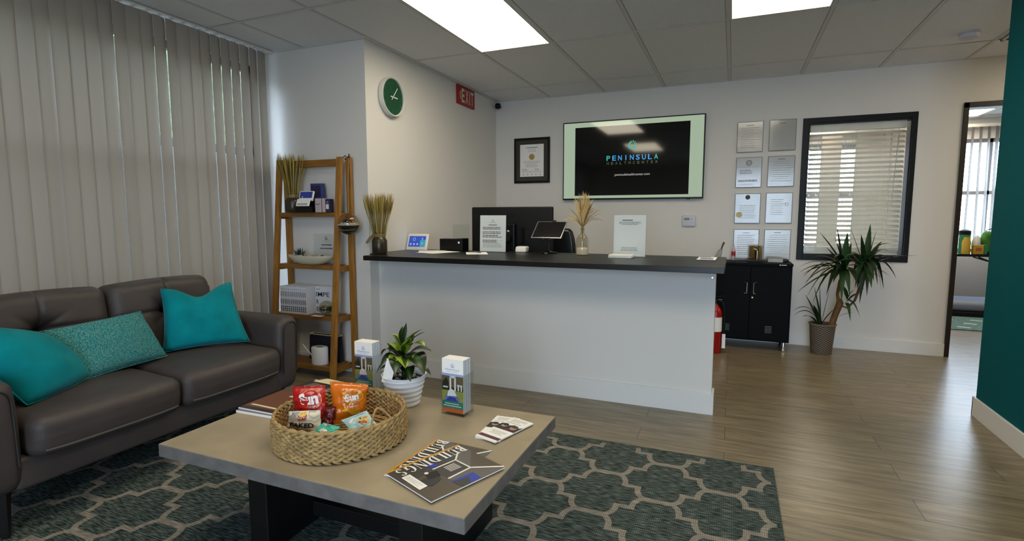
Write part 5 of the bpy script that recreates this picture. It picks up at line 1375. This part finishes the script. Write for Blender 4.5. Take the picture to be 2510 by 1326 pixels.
# ================================================================== SNACK PACKETS
def bag(label, BL, BR, TR, TL, th, mt, prints=None, n=26, crimp=.06, wr=.006, pinch=.04, cat='snack bag', name='snack_bag', grp='snack bags in the woven basket'):
    BL, BR, TR, TL = map(Vector, (BL, BR, TR, TL)); c = (BL + BR + TR + TL) / 4; nr = ((BR - BL).cross(TL - BL)).normalized()
    def S(sg, lift=0):
        def f(a, b):
            u, v = a * 2 - 1, b * 2 - 1; uu = u * (1 - pinch * (1 - v * v)); a2 = (uu + 1) / 2
            P = BL * (1 - a2) * (1 - b) + BR * a2 * (1 - b) + TR * a2 * b + TL * (1 - a2) * b
            e = max(0, min(1, (b - crimp) / .2, (1 - crimp - b) / .2)); h = th / 2 * (max(0, 1 - u * u)) ** .5 * math.sin(e * PI / 2)
            w = noise.noise(Vector((u * 2.6 + c.x * 31, v * 2.6, c.y * 17))) * wr + abs(noise.noise(Vector((u * 5 + 3, v * 5 + c.x * 50, 1.3)))) * wr * .9
            w += .0015 * math.sin(a * 60) if (b < crimp or b > 1 - crimp) else 0
            return P + nr * (h * sg + w * (.35 + .65 * e) + lift)
        return f
    t = thing(name, label, cat, tuple(c)); t['group'] = grp
    m = MB(); m.grid(S(1), n, n, mt); k = len(m.f); m.grid(S(-1), n, n, mt if isinstance(mt, str) else mt(.01, .01))
    for i in range(k, len(m.f)): m.f[i] = list(reversed(m.f[i]))
    m.build('wrapper', t)
    if prints:
        m = MB(); F = S(1); W = (BR - BL).length; H = (TL - BL).length
        dummy = Frame(BL, BR - BL, TL - BL)
        def warp(x, y, l): return F(max(.01, min(.99, x)), max(.01, min(.99, y))) + nr * (l + .0008)
        prints(m, warp, W, H, dummy); m.build('print', t)
def wpoly(m, warp, pts, mt, l=.001): m.add([warp(x, y, l) for x, y in pts], [tuple(range(len(pts)))], mt)
def wdisc(m, warp, cx, cy, rx, ry, mt, l=.001, n=20):
    vs = [warp(cx, cy, l)] + [warp(cx + rx * math.cos(2 * PI * i / n), cy + ry * math.sin(2 * PI * i / n), l) for i in range(n)]
    m.add(vs, [(0, i + 1, (i + 1) % n + 1) for i in range(n)], mt)
def p_red(m, w, W, H, d):
    wdisc(m, w, .64, .66, .32, .28, 'bag_orange', .0006); wdisc(m, w, .64, .645, .29, .25, 'bag_red', .0012)
    m.text(d, 'Sun', .60, .68, 1, 'white_ink', .0026, width=.54, height=.34, bold=.05, warp=w, rot=.12)
    m.text(d, 'CHIPS', .72, .46, 1, 'white_ink', .0026, width=.26, height=.06, warp=w, rot=.08); m.text(d, 'Garden Salsa', .62, .24, 1, 'box_pink', .0022, width=.5, height=.07, warp=w, rot=-.05)
def p_or(m, w, W, H, d):
    wdisc(m, w, .60, .62, .30, .20, 'bag_yellow', .0008); wdisc(m, w, .60, .60, .26, .16, 'bag_orange', .0014)
    m.text(d, 'Sun', .56, .60, 1, 'white_ink', .003, width=.40, height=.20, bold=.05, warp=w, rot=.15); m.text(d, 'CHIPS', .62, .49, 1, 'white_ink', .003, width=.22, height=.04, warp=w, rot=.1)
    m.text(d, 'HARVEST', .62, .34, 1, 'white_ink', .0026, width=.28, height=.05, warp=w); wpoly(m, w, [(.2, .26), (.45, .36), (.62, .30), (.5, .18), (.42, .24)], 'bag_yellow', .002)
    for k in range(4): wpoly(m, w, [(.45 + .09 * k, .24), (.5 + .09 * k, .26), (.62 + .07 * k, .12), (.56 + .07 * k, .1)], 'bag_yellow', .0016)
def p_bk(m, w, W, H, d):
    wpoly(m, w, [(.02, .80), (.14, .97), (.36, .97), (.33, .84), (.16, .76)], 'bag_grey', .001); wpoly(m, w, [(.68, .84), (.64, .97), (.86, .97), (.97, .80), (.85, .76)], 'bag_grey', .001)
    wdisc(m, w, .5, .80, .13, .15, 'lays_red', .0014); wdisc(m, w, .5, .90, .11, .07, 'bag_yellow', .0018); wdisc(m, w, .5, .68, .10, .05, 'bag_yellow', .0018); wpoly(m, w, [(.36, .72), (.64, .72), (.64, .87), (.36, .87)], 'lays_red', .002)
    m.text(d, "Lay's", .5, .80, 1, 'white_ink', .0032, width=.20, height=.11, warp=w); m.text(d, 'BAKED', .5, .44, 1, 'ink_black', .003, width=.74, height=.22, bold=.03, warp=w)
    m.text(d, 'oven crisps', .6, .26, 1, 'gold', .0026, width=.3, height=.04, warp=w) if False else None
    wdisc(m, w, .55, .12, .14, .06, 'bag_yellow', .0014); wdisc(m, w, .55, .12, .11, .045, 'gold', .002)
def p_sky(m, w, W, H, d):
    wdisc(m, w, .62, .40, .24, .24, 'gold_pale', .0012); r = random.Random(2)
    for k in range(10): wdisc(m, w, .62 + r.uniform(-.2, .2), .4 + r.uniform(-.2, .2), .06, .06, r.choice(('bag_orange', 'bag_brown', 'gold', 'lays_red')), .0018, n=8)
    wpoly(m, w, [(.1, .55), (.34, .74), (.38, .66), (.16, .46)], 'white_ink', .0014); m.lines(d, 0, 0, 0, 0, 0, 'ink') if False else None
    wpoly(m, w, [(.55, .80), (.8, .84), (.8, .88), (.55, .84)], 'photo_blue', .0016)
def p_teal(m, w, W, H, d):
    wdisc(m, w, .5, .28, .22, .14, 'white_ink', .0014); wdisc(m, w, .42, .8, .2, .12, 'box_pink', .0014); wdisc(m, w, .46, .8, .08, .05, 'ink_black', .002)
bag('dark red snack bag low in the basket between the red and orange ones', (-1.40, 1.47, .455), (-1.325, 1.475, .45), (-1.33, 1.50, .53), (-1.41, 1.50, .53), .03, 'bag_red_dark')
bag('bright red sun chips bag leaning at the back left of the basket', (-1.500, 1.468, .492), (-1.352, 1.478, .475), (-1.388, 1.512, .602), (-1.498, 1.460, .598), .045, 'bag_red', p_red)
bag('glossy orange sun chips bag standing tallest in the middle of the basket', (-1.340, 1.50, .462), (-1.262, 1.580, .482), (-1.243, 1.580, .603), (-1.383, 1.530, .613), .05, 'bag_orange', p_or)
bag('cream and grey bag marked BAKED at the front left of the basket', (-1.462, 1.388, .462), (-1.325, 1.418, .460), (-1.338, 1.430, .541), (-1.440, 1.384, .538), .032, 'bag_cream', p_bk, crimp=.03)
bag('brown snack bag squeezed under the cream one at the front of the basket', (-1.455, 1.362, .452), (-1.345, 1.362, .452), (-1.345, 1.385, .482), (-1.452, 1.380, .482), .016, 'bag_brown')
bag('light blue snack packet lying at the right side of the basket', (-1.228, 1.462, .462), (-1.163, 1.525, .476), (-1.240, 1.562, .508), (-1.298, 1.488, .488), .02, 'bag_sky', p_sky, wr=.003)
bag('small turquoise candy packet at the front of the basket', (-1.333, 1.385, .468), (-1.272, 1.395, .470), (-1.262, 1.440, .486), (-1.328, 1.432, .496), .016, 'bag_teal', p_teal, wr=.003, pinch=-.12)
# ================================================================== TABLE PAPERS
def mag_box(fr, w, h, z0, z1, side='paper'):
    m = MB(); m.fbox(fr, 0, w, 0, h, z0, z1, side); return m
def buildings(T, L, R, z, label):
    T = Vector((T[0], T[1], TZ)); L = Vector((L[0], L[1], TZ)); R = Vector((R[0], R[1], TZ)); fr = Frame(T, L - T, R - T); w, h = (L - T).length, (R - T).length
    t = thing('magazine', label, 'magazine', (T.x, T.y, TZ + z)); t['group'] = 'copies of the building magazine on the table'
    MB().fbox(fr, 0, w, 0, h, z, z + .0035, 'paper').build('pages', t)
    m = MB(); m.fbox(fr, 0, w, 0, h, z + .0035, z + .0041, 'photo_grey_b'); l = z + .0041
    def Q(pts, mt, d): m.poly(fr, [(a * w, b * h) for a, b in pts], mt, l + d)
    Q([(0, 0), (1, 0), (1, .035), (0, .035)], 'mag_yellow', .0003)
    Q([(0, .035), (.28, .369), (.279, .684), (0, 1)], 'photo_grey', .0003); Q([(0, .30), (.279, .684), (0, 1)], 'photo_brown', .0005); Q([(.28, .369), (.60, .369), (.605, .712), (.279, .684)], 'photo_grey_b', .0004)
    Q([(.279, .684), (.605, .712), (.55, 1), (0, 1)], 'photo_grey', .0003); Q([(.55, .44), (1, .40), (1, 1), (.5, 1)], 'photo_brown', .0002)
    Q([(.33, .80), (.62, .79), (.60, 1), (.34, .985)], 'photo_blue', .0007); Q([(.42, .86), (.62, .82), (.60, 1), (.5, 1)], 'photo_dark', .0009)
    Q([(.50, .20), (.60, .19), (.58, .33), (.50, .33)], 'photo_blue', .0006)
    def line(a, b, wd=.009):
        a = Vector((a[0] * w, a[1] * h)); b = Vector((b[0] * w, b[1] * h)); d = (b - a).normalized(); q = Vector((-d.y, d.x)) * wd / 2; m.poly(fr, [tuple(v) for v in (a - q, b - q, b + q, a + q)], 'white_ink', l + .0011)
    line((.0, .985), (.279, .684), .008); line((.279, .684), (.28, .369), .006); line((.28, .369), (.13, .20), .006); line((.28, .369), (.60, .369), .006); line((.279, .684), (.605, .712), .007)
    Q([(.64, .50), (.86, .50), (.88, .66), (.80, .72), (.66, .66)], 'photo_dark', .0010); Q([(.58, .44), (.72, .38), (.76, .56), (.62, .58)], 'ink_black', .0012)
    m.disc(fr, .70 * w, .40 * h, .007, 'white_ink', l + .0013, n=12)
    for k in range(5): m.rect(fr, (.34 + .0 * k) * w, (.36 + .13) * w, (.43 + .035 * k) * h, (.445 + .035 * k) * h, 'white_ink', l + .0012)
    Q([(.84, .27), (.945, .27), (.955, .69), (.85, .68)], 'paper', .0013); 
    fr2 = Frame(fr(.86 * w, .3 * h, l + .0013), fr.u, -fr.r); m.lines(fr2, 0, .08, -.004, -.018, 4, 'ink_light', .0003, thick=.0015)
    # masthead: tall fat/thin serif capitals
    x = .015; H0, H1 = .050, .25; th, tn = .028, .007
    def V(x0, x1): Q([(x0, H0), (x1, H0), (x1, H1), (x0, H1)], 'white_ink', .0015)
    def Hh(x0, x1, y, t_=.02): Q([(x0, y), (x1, y), (x1, y + t_), (x0, y + t_)], 'white_ink', .0017)
    def bowl(cx, cy, rx, ry, a0, a1, fat=th, thin=.012):
        vs = []; n = 18
        for i in range(n + 1):
            a = a0 + (a1 - a0) * i / n; vs += [fr((cx + rx * math.cos(a)) * w, (cy + ry * math.sin(a)) * h, l + .0015), fr((cx + (rx - fat) * math.cos(a)) * w, (cy + (ry - thin) * math.sin(a)) * h, l + .0015)]
        m.add(vs, [(2 * i, 2 * i + 1, 2 * i + 3, 2 * i + 2) for i in range(n)], 'white_ink')
    cy = (H0 + H1) / 2; hh = (H1 - H0) / 2; wd = .092
    for ch in 'BUILDINGS':
        x0 = x
        if ch == 'B': V(x + .006, x + .006 + th); Hh(x - .004, x + .04, H0, .01); Hh(x - .004, x + .04, H1 - .01, .01); bowl(x + .036, cy + hh / 2, .042, hh / 2, -PI / 2, PI / 2); bowl(x + .036, cy - hh / 2, .048, hh / 2, -PI / 2, PI / 2); adv = .096
        if ch == 'U': V(x + .006, x + .006 + th); V(x + .075, x + .075 + tn); Hh(x - .004, x + .045, H1 - .01, .01); Hh(x + .062, x + .096, H1 - .01, .01); bowl(x + .044, H0 + .05, .038, .05, PI, 2 * PI, .02); adv = .104
        if ch == 'I': V(x + .006, x + .006 + th); Hh(x - .004, x + .044, H0, .01); Hh(x - .004, x + .044, H1 - .01, .01); adv = .052
        if ch == 'L': V(x + .006, x + .006 + th); Hh(x - .004, x + .078, H0, .012); Hh(x - .004, x + .044, H1 - .01, .01); V(x + .072, x + .078) if False else Q([(x + .072, H0), (x + .079, H0), (x + .079, H0 + .06)], 'white_ink', .0017); adv = .088
        if ch == 'D': V(x + .006, x + .006 + th); Hh(x - .004, x + .03, H0, .01); Hh(x - .004, x + .03, H1 - .01, .01); bowl(x + .030, cy, .068, hh, -PI / 2, PI / 2); adv = .108
        if ch == 'N': V(x + .006, x + .006 + tn); V(x + .090, x + .090 + tn); Q([(x + .0, H1), (x + .032, H1), (x + .097, H0), (x + .072, H0)], 'white_ink', .0016); Hh(x - .006, x + .02, H0, .01); Hh(x + .078, x + .108, H1 - .01, .01); adv = .112
        if ch == 'G': bowl(x + .055, cy, .052, hh, PI * .25, PI * 1.75); Q([(x + .075, H0 + .01), (x + .1, H0 + .01), (x + .1, cy - .005), (x + .075, cy - .005)], 'white_ink', .0017); Hh(x + .06, x + .11, cy - .01, .01); adv = .116
        if ch == 'S': bowl(x + .042, cy + hh / 2, .036, hh / 2, PI * .1, PI * 1.45, .022); bowl(x + .042, cy - hh / 2, .038, hh / 2, -PI * .9, PI * .5, .022); adv = .088
        x += adv * 1.13
    m.build('cover', t)
buildings((-.953, 1.588), (-.972, 1.297), (-.729, 1.562), .0003, 'grey building magazine lying underneath, only its yellow edge and far corner showing')
buildings((-.856, 1.563), (-.965, 1.296), (-.650, 1.449), .0062, 'grey building magazine on top with a big white masthead, near the table corner')

def leaflet(cx, cy, rot, z, label):
    fr = Frame((cx, cy, TZ), (math.cos(rot), math.sin(rot), 0), (-math.sin(rot), math.cos(rot), 0)); w, h = .097, .222
    t = thing('brochure', label, 'brochure', (cx, cy, TZ + z), 'fanned folded brochures at the right side of the table')
    MB().fbox(fr, -w / 2, w / 2, -h / 2, h / 2, z, z + .004, 'paper').build('pages', t)
    m = MB(); m.fbox(fr, -w / 2, w / 2, -h / 2, h / 2, z + .004, z + .0044, 'paper'); l = z + .0044
    m.lines(fr, -.035, .035, .095, .075, 3, 'ink_light', l + .0003, thick=.004); m.lines(fr, -.04, .03, .06, .06, 1, 'ink', l + .0003, thick=.003)
    m.poly(fr, [(-w / 2, -.01), (w / 2, -.01), (w / 2, .045), (.03, .03), (.01, .05), (-.012, .035), (-.03, .048), (-w / 2, .04)], 'photo_dark', l + .0002)
    m.disc(fr, .022, .020, .014, 'skin_tone', l + .0004, n=14); m.disc(fr, -.024, .024, .012, 'skin_tone', l + .0004, n=14); m.disc(fr, .022, .034, .012, 'bag_brown', l + .0006, n=12); m.disc(fr, -.024, .036, .011, 'ink_black', l + .0006, n=12); m.poly(fr, [(-.01, -.01), (.03, -.01), (.03, .006), (.0, .012)], 'maroon', l + .0006)
    m.lines(fr, -.035, .035, -.03, -.055, 4, 'ink_light', l + .0003, thick=.003, center=True)
    m.rect(fr, -w / 2, w / 2, -.098, -.078, 'maroon', l + .0003)
    m.build('cover', t)
leaflet(-.792, 1.768, math.radians(3), .0003, 'white folded brochure with a maroon stripe underneath the tilted one')
leaflet(-.758, 1.752, math.radians(-17), .0055, 'white folded brochure with a maroon stripe lying on top, turned towards the table edge')

def flat_mag(cx, cy, rot, w, h, z, th, cover, label, art):
    fr = Frame((cx, cy, TZ), (math.cos(rot), math.sin(rot), 0), (-math.sin(rot), math.cos(rot), 0))
    t = thing('magazine', label, 'magazine', (cx, cy, TZ + z)); t['group'] = 'pile of large magazines at the sofa side of the table'
    MB().fbox(fr, -w / 2, w / 2, -h / 2, h / 2, z, z + th, 'paper').build('pages', t)
    m = MB(); m.fbox(fr, -w / 2, w / 2, -h / 2, h / 2, z + th, z + th + .0005, cover); l = z + th + .0006
    for pts, mt in art: m.poly(fr, [(a * w, b * h) for a, b in pts], mt, l); l += .0002
    m.build('cover', t)
flat_mag(-1.735, 1.665, .03, .25, .31, .0003, .010, 'mag_mauve', 'thick magazine with a mauve cover at the bottom of the left pile', [])
flat_mag(-1.74, 1.672, .0, .24, .30, .0112, .006, 'mag_wood', 'brown covered magazine with a pale stripe on top of the left pile', [([(-.5, -.5), (.5, -.5), (.5, -.42), (-.5, -.42)], 'mag_dark'), ([(-.42, -.36), (.2, -.38), (.22, -.34), (-.40, -.32)], 'paper_cream'), ([(-.5, .3), (.5, .3), (.5, .5), (-.5, .5)], 'photo_brown'), ([(-.1, .08), (.1, .06), (.16, .16), (-.04, .2)], 'paper_cream'), ([(.12, .02), (.3, .02), (.3, .10), (.16, .12)], 'box_pink')])
flat_mag(-1.70, 1.862, -.15, .26, .17, .0180, .003, 'mag_dark', 'dark magazine with pale pictures at the far end of the left pile', [([(-.4, -.3), (-.1, -.34), (-.05, .0), (-.35, .05)], 'photo_tree'), ([(.0, -.4), (.3, -.42), (.4, -.1), (.1, -.05)], 'mag_mauve'), ([(-.5, .2), (.5, .1), (.5, .16), (-.5, .26)], 'paper_cream')])
m = MB(); fr = Frame((-1.68, 1.90, TZ + .0225), (1, -.06, 0), (.06, 1, 0)); m.add([fr(-.13, -.012, 0), fr(.12, -.030, .004), fr(.135, .03, .001), fr(-.10, .045, .0)] + [fr(-.13, -.012, .0012), fr(.12, -.030, .0052), fr(.135, .03, .0022), fr(-.10, .045, .0012)], [(3, 2, 1, 0), (4, 5, 6, 7), (0, 1, 5, 4), (1, 2, 6, 5), (2, 3, 7, 6), (3, 0, 4, 7)], 'paper_cream')
m.build('cream_folder', loc=(-1.68, 1.90, TZ + .022), label='folded cream sheet lying on the far end of the magazine pile', cat='paper')

def holder(c, rot, label):
    fr = Frame((c[0], c[1], TZ), (math.cos(rot), math.sin(rot), 0), (-math.sin(rot), math.cos(rot), 0))      # right, back
    F2 = Frame(fr(0, 0, 0), fr.r, (0, 0, 1))                                                                     # front face frame, normal towards the viewer
    t = thing('brochure_holder', label, 'brochure holder', (c[0], c[1], TZ)); t['group'] = 'clear brochure holders on the coffee table'
    m = MB(); w, d = .108, .082
    m.fbox(fr, -w / 2, w / 2, 0, d, .0005, .004, 'acrylic'); m.fbox(fr, -w / 2, -w / 2 + .0025, 0, d, .004, .17, 'acrylic'); m.fbox(fr, w / 2 - .0025, w / 2, 0, d, .004, .17, 'acrylic'); m.fbox(fr, -w / 2 + .0025, w / 2 - .0025, 0, .0025, .004, .165, 'acrylic'); m.fbox(fr, -w / 2 + .0025, w / 2 - .0025, d - .0025, d, .004, .21, 'acrylic'); m.build('case', t)
    m = MB(); w2 = .050; m.fbox(fr, -w2, w2, .006, .062, .012, .231, 'paper')
    for k in range(9): m.fbox(fr, w2, w2 + .0006, .010 + k * .006, .0115 + k * .006, .012, .229, 'blue_pale' if k % 3 else 'teal_print')
    y = -.006
    P = lambda pts, mt, dd=.0005: m.poly(Frame(fr(0, .006, .012), fr.r, (0, 0, 1)), pts, mt, dd)
    g = Frame(fr(0, .006, .012), fr.r, (0, 0, 1))
    P([(-w2, .085), (w2, .085), (w2, .158), (-w2, .158)], 'photo_tree'); P([(-w2, .150), (w2, .150), (w2, .160), (-w2, .160)], 'blue_pale', .0007); P([(-w2, .085), (w2, .085), (w2, .104), (-w2, .104)], 'photo_dark', .0007)
    P([(-w2, .12), (-.028, .145), (-.018, .12), (-.022, .095), (-w2, .1)], 'photo_dark', .0008)
    for x0, x1, yb, yt in ((-.014, -.006, .09, .150), (.008, .016, .09, .150), (-.014, .016, .142, .152), (-.045, -.022, .100, .106), (.024, .030, .092, .118), (.038, .044, .092, .114), (.022, .046, .112, .117)): P([(x0, yb), (x1, yb), (x1, yt), (x0, yt)], 'white_ink', .001)
    P([(-w2, .045), (w2, .045), (w2, .090), (-w2, .090)], 'green_print', .0009)
    P([(-.044, .042), (.036, .042), (.010, .092), (-.008, .098), (-.02, .088)], 'violet_print', .0012); P([(-.026, .066), (.020, .070), (.008, .092), (-.008, .099), (-.02, .088)], 'white_ink', .0014); P([(-.04, .042), (.03, .042), (.012, .062), (-.012, .066)], 'blue_print', .0014)
    P([(-w2, .016), (w2, .016), (w2, .046), (-w2, .046)], 'teal_print', .0016); P([(-w2, 0), (w2, 0), (w2, .017), (-w2, .017)], 'orange_print', .0016)
    m.lines(g, -.035, .03, .036, .036, 1, 'white_ink', .0019, thick=.003, center=True, jitter=.1); m.lines(g, -.042, .042, .027, .027, 1, 'white_ink', .0019, thick=.003, jitter=0)
    logo(m, g, 0, .192, .016, 'blue_pale', .0008); m.text(g, 'PENINSULA', 0, .176, .1, 'blue_pale', .0008, width=.068, height=.0075); m.text(g, 'HEALTH CENTER', 0, .167, .1, 'ink_light', .0008, width=.05, height=.003)
    m.build('brochures', t)
holder((-1.018, 1.815), -.06, 'clear brochure holder standing alone right of the potted plant')
holder((-1.535, 1.915), -.02, 'clear brochure holder left of the potted plant, behind the basket')

# ================================================================== NEXT ROOM
t = thing('folding_table', 'black folding table under the blinds in the next room', 'table', (3.2, 8.5, 0))
MB().box(2.0, 4.3, 8.32, 8.89, .725, .755, 'black_satin').build('tabletop', t, bevel=.004)
for x in (2.12, 4.15):
    m = MB(); m.tube([(x, 8.40, .725), (x, 8.40, .0), ], .014, 'black_satin', 8); m.tube([(x, 8.86, .725), (x, 8.86, .0)], .014, 'black_satin', 8); m.tube([(x, 8.40, .2), (x, 8.86, .2)], .01, 'black_satin', 6); m.build('leg', t)
m = MB(); m.tube([(2.80, 8.36, .72), (3.3, 8.4, .56)], .008, 'black_satin', 6); m.tube([(2.86, 8.38, .72), (3.3, 8.42, .52)], .008, 'black_satin', 6); m.build('brace', t)
m = MB(); m.rbox((3.13, 8.5, .11), (1.86, .70, .11), .04, 'mattress', n=6); m.build('mattress', loc=(3.2, 8.5, .055), label='grey mattress on the low platform under the folding table', cat='mattress')
MB().box(2.18, 4.08, 8.05, 8.9, 0, .054, 'black_satin').build('platform', loc=(3.2, 8.5, 0), bevel=.004, label='low black platform under the mattress in the next room', cat='platform')
m = MB(); m.rbox((3.28, 8.30, .24), (.46, .30, .14), .06, 'pot_white', n=8, fn=lambda p: p + p.normalized() * noise.noise(p * 9) * .03); m.build('bedding', loc=(3.28, 8.3, .17), label='crumpled white bedding on the mattress in the next room', cat='bedding')
m = MB(); m.box(1.9, 4.0, 7.08, 8.9 - .9, 0, .01, 'rug_far')
for k in range(5):
    for j in range(3): x = 2.05 + .28 * k + .14 * (j % 2); y = 7.22 + .26 * j; m.add([(x, y, .0106), (x + .11, y - .03, .0106), (x + .13, y + .02, .0106), (x + .02, y + .05, .0106)], [(0, 1, 2, 3)], 'blue_pale' if False else 'rug_light')
m.build('far_rug', loc=(2.8, 7.5, 0), label='pale blue green patterned rug on the floor of the next room', cat='rug')
TT = .755
m = MB(); m.box(2.80, 2.90, 8.36, 8.44, TT, TT + .115, 'box_yellow'); m.rect(Frame((2.85, 8.36, TT + .06), (1, 0, 0), (0, 0, 1)), -.03, .03, -.02, .02, 'orange_print', .001); m.build('tissue_box', loc=(2.85, 8.4, TT), bevel=.003, label='yellow and orange box in the middle of the things on the far table', cat='box')
m = MB(); m.box(2.905, 2.94, 8.37, 8.44, TT, TT + .12, 'box_green'); m.build('tissue_box', loc=(2.92, 8.4, TT), bevel=.003, label='narrow green box right of the yellow one on the far table', cat='box')
m = MB(); m.lathe((2.735, 8.40, TT), [(.045, 0), (.045, .16), (.03, .19), (.03, .21)], 'box_yellow', n=18, cap1=True); m.build('canister', loc=(2.735, 8.4, TT), label='yellow canister beside the door frame on the far table', cat='canister')
m = MB(); m.lathe((2.745, 8.50, TT), [(.06, 0), (.06, .24)], 'box_green', n=18, cap1=True); m.lathe((2.745, 8.50, TT + .24), [(.062, 0), (.062, .05), (.03, .07)], 'black_satin', n=18, cap1=True); m.build('canister', loc=(2.745, 8.5, TT), label='green canister with a black lid behind the yellow one on the far table', cat='canister')
m = MB(); m.ell((2.865, 8.50, TT + .12), .05, .04, .12, 'pot_white', n=12, m=8); m.build('tissue_bag', loc=(2.865, 8.5, TT), label='crumpled white plastic bag behind the yellow box on the far table', cat='bag')
m = MB(); m.rbox((2.985, 8.52, TT + .14), (.15, .16, .28), .05, 'green_bag', n=6, fn=lambda p: p + p.normalized() * noise.noise(p * 14) * .02); m.tube([(2.92, 8.5, TT + .22), (2.96, 8.5, TT + .30), (3.02, 8.5, TT + .32)], .006, 'black_satin', 6); m.build('gift_bag', loc=(2.985, 8.52, TT), label='green bag with a dark strap on the far table', cat='bag')
m = MB(); m.rbox((3.18, 8.52, TT + .12), (.20, .18, .24), .05, 'green_bag', n=6); m.build('tote_bag', loc=(3.18, 8.52, TT), label='green topped bag with a navy lower half at the right of the far table', cat='bag')
t = thing('vertical_blind', 'pale vertical blinds standing half open across the window of the next room', 'blinds', (2.5, 8.95, .7))
MB().box(.45, 4.45, 8.92, 8.97, 2.40, 2.44, 'white_plastic').build('headrail', t)
m = MB(); x = .50; r_ = random.Random(3)
while x < 4.42:
    opn = x > 2.62
    hole = any(p - .01 < x < q + .01 for p, q in ((.93, 1.02), (1.08, 1.16), (1.44, 1.54)))
    a = math.radians(r_.uniform(44, 56) if opn else (78 if hole else r_.uniform(2, 8))); lean = r_.uniform(-.012, .012) if opn else 0
    def fn(u, v, x=x, a=a, lean=lean): s = (u - .5) * 2 * .0445; return (x + s * math.cos(a) + lean * (1 - v) * 3, 8.945 + s * math.sin(a), .72 + v * 1.68)
    m.grid(fn, 3, 4, 'vertical_slat'); x += .085
m.build('slats', t)
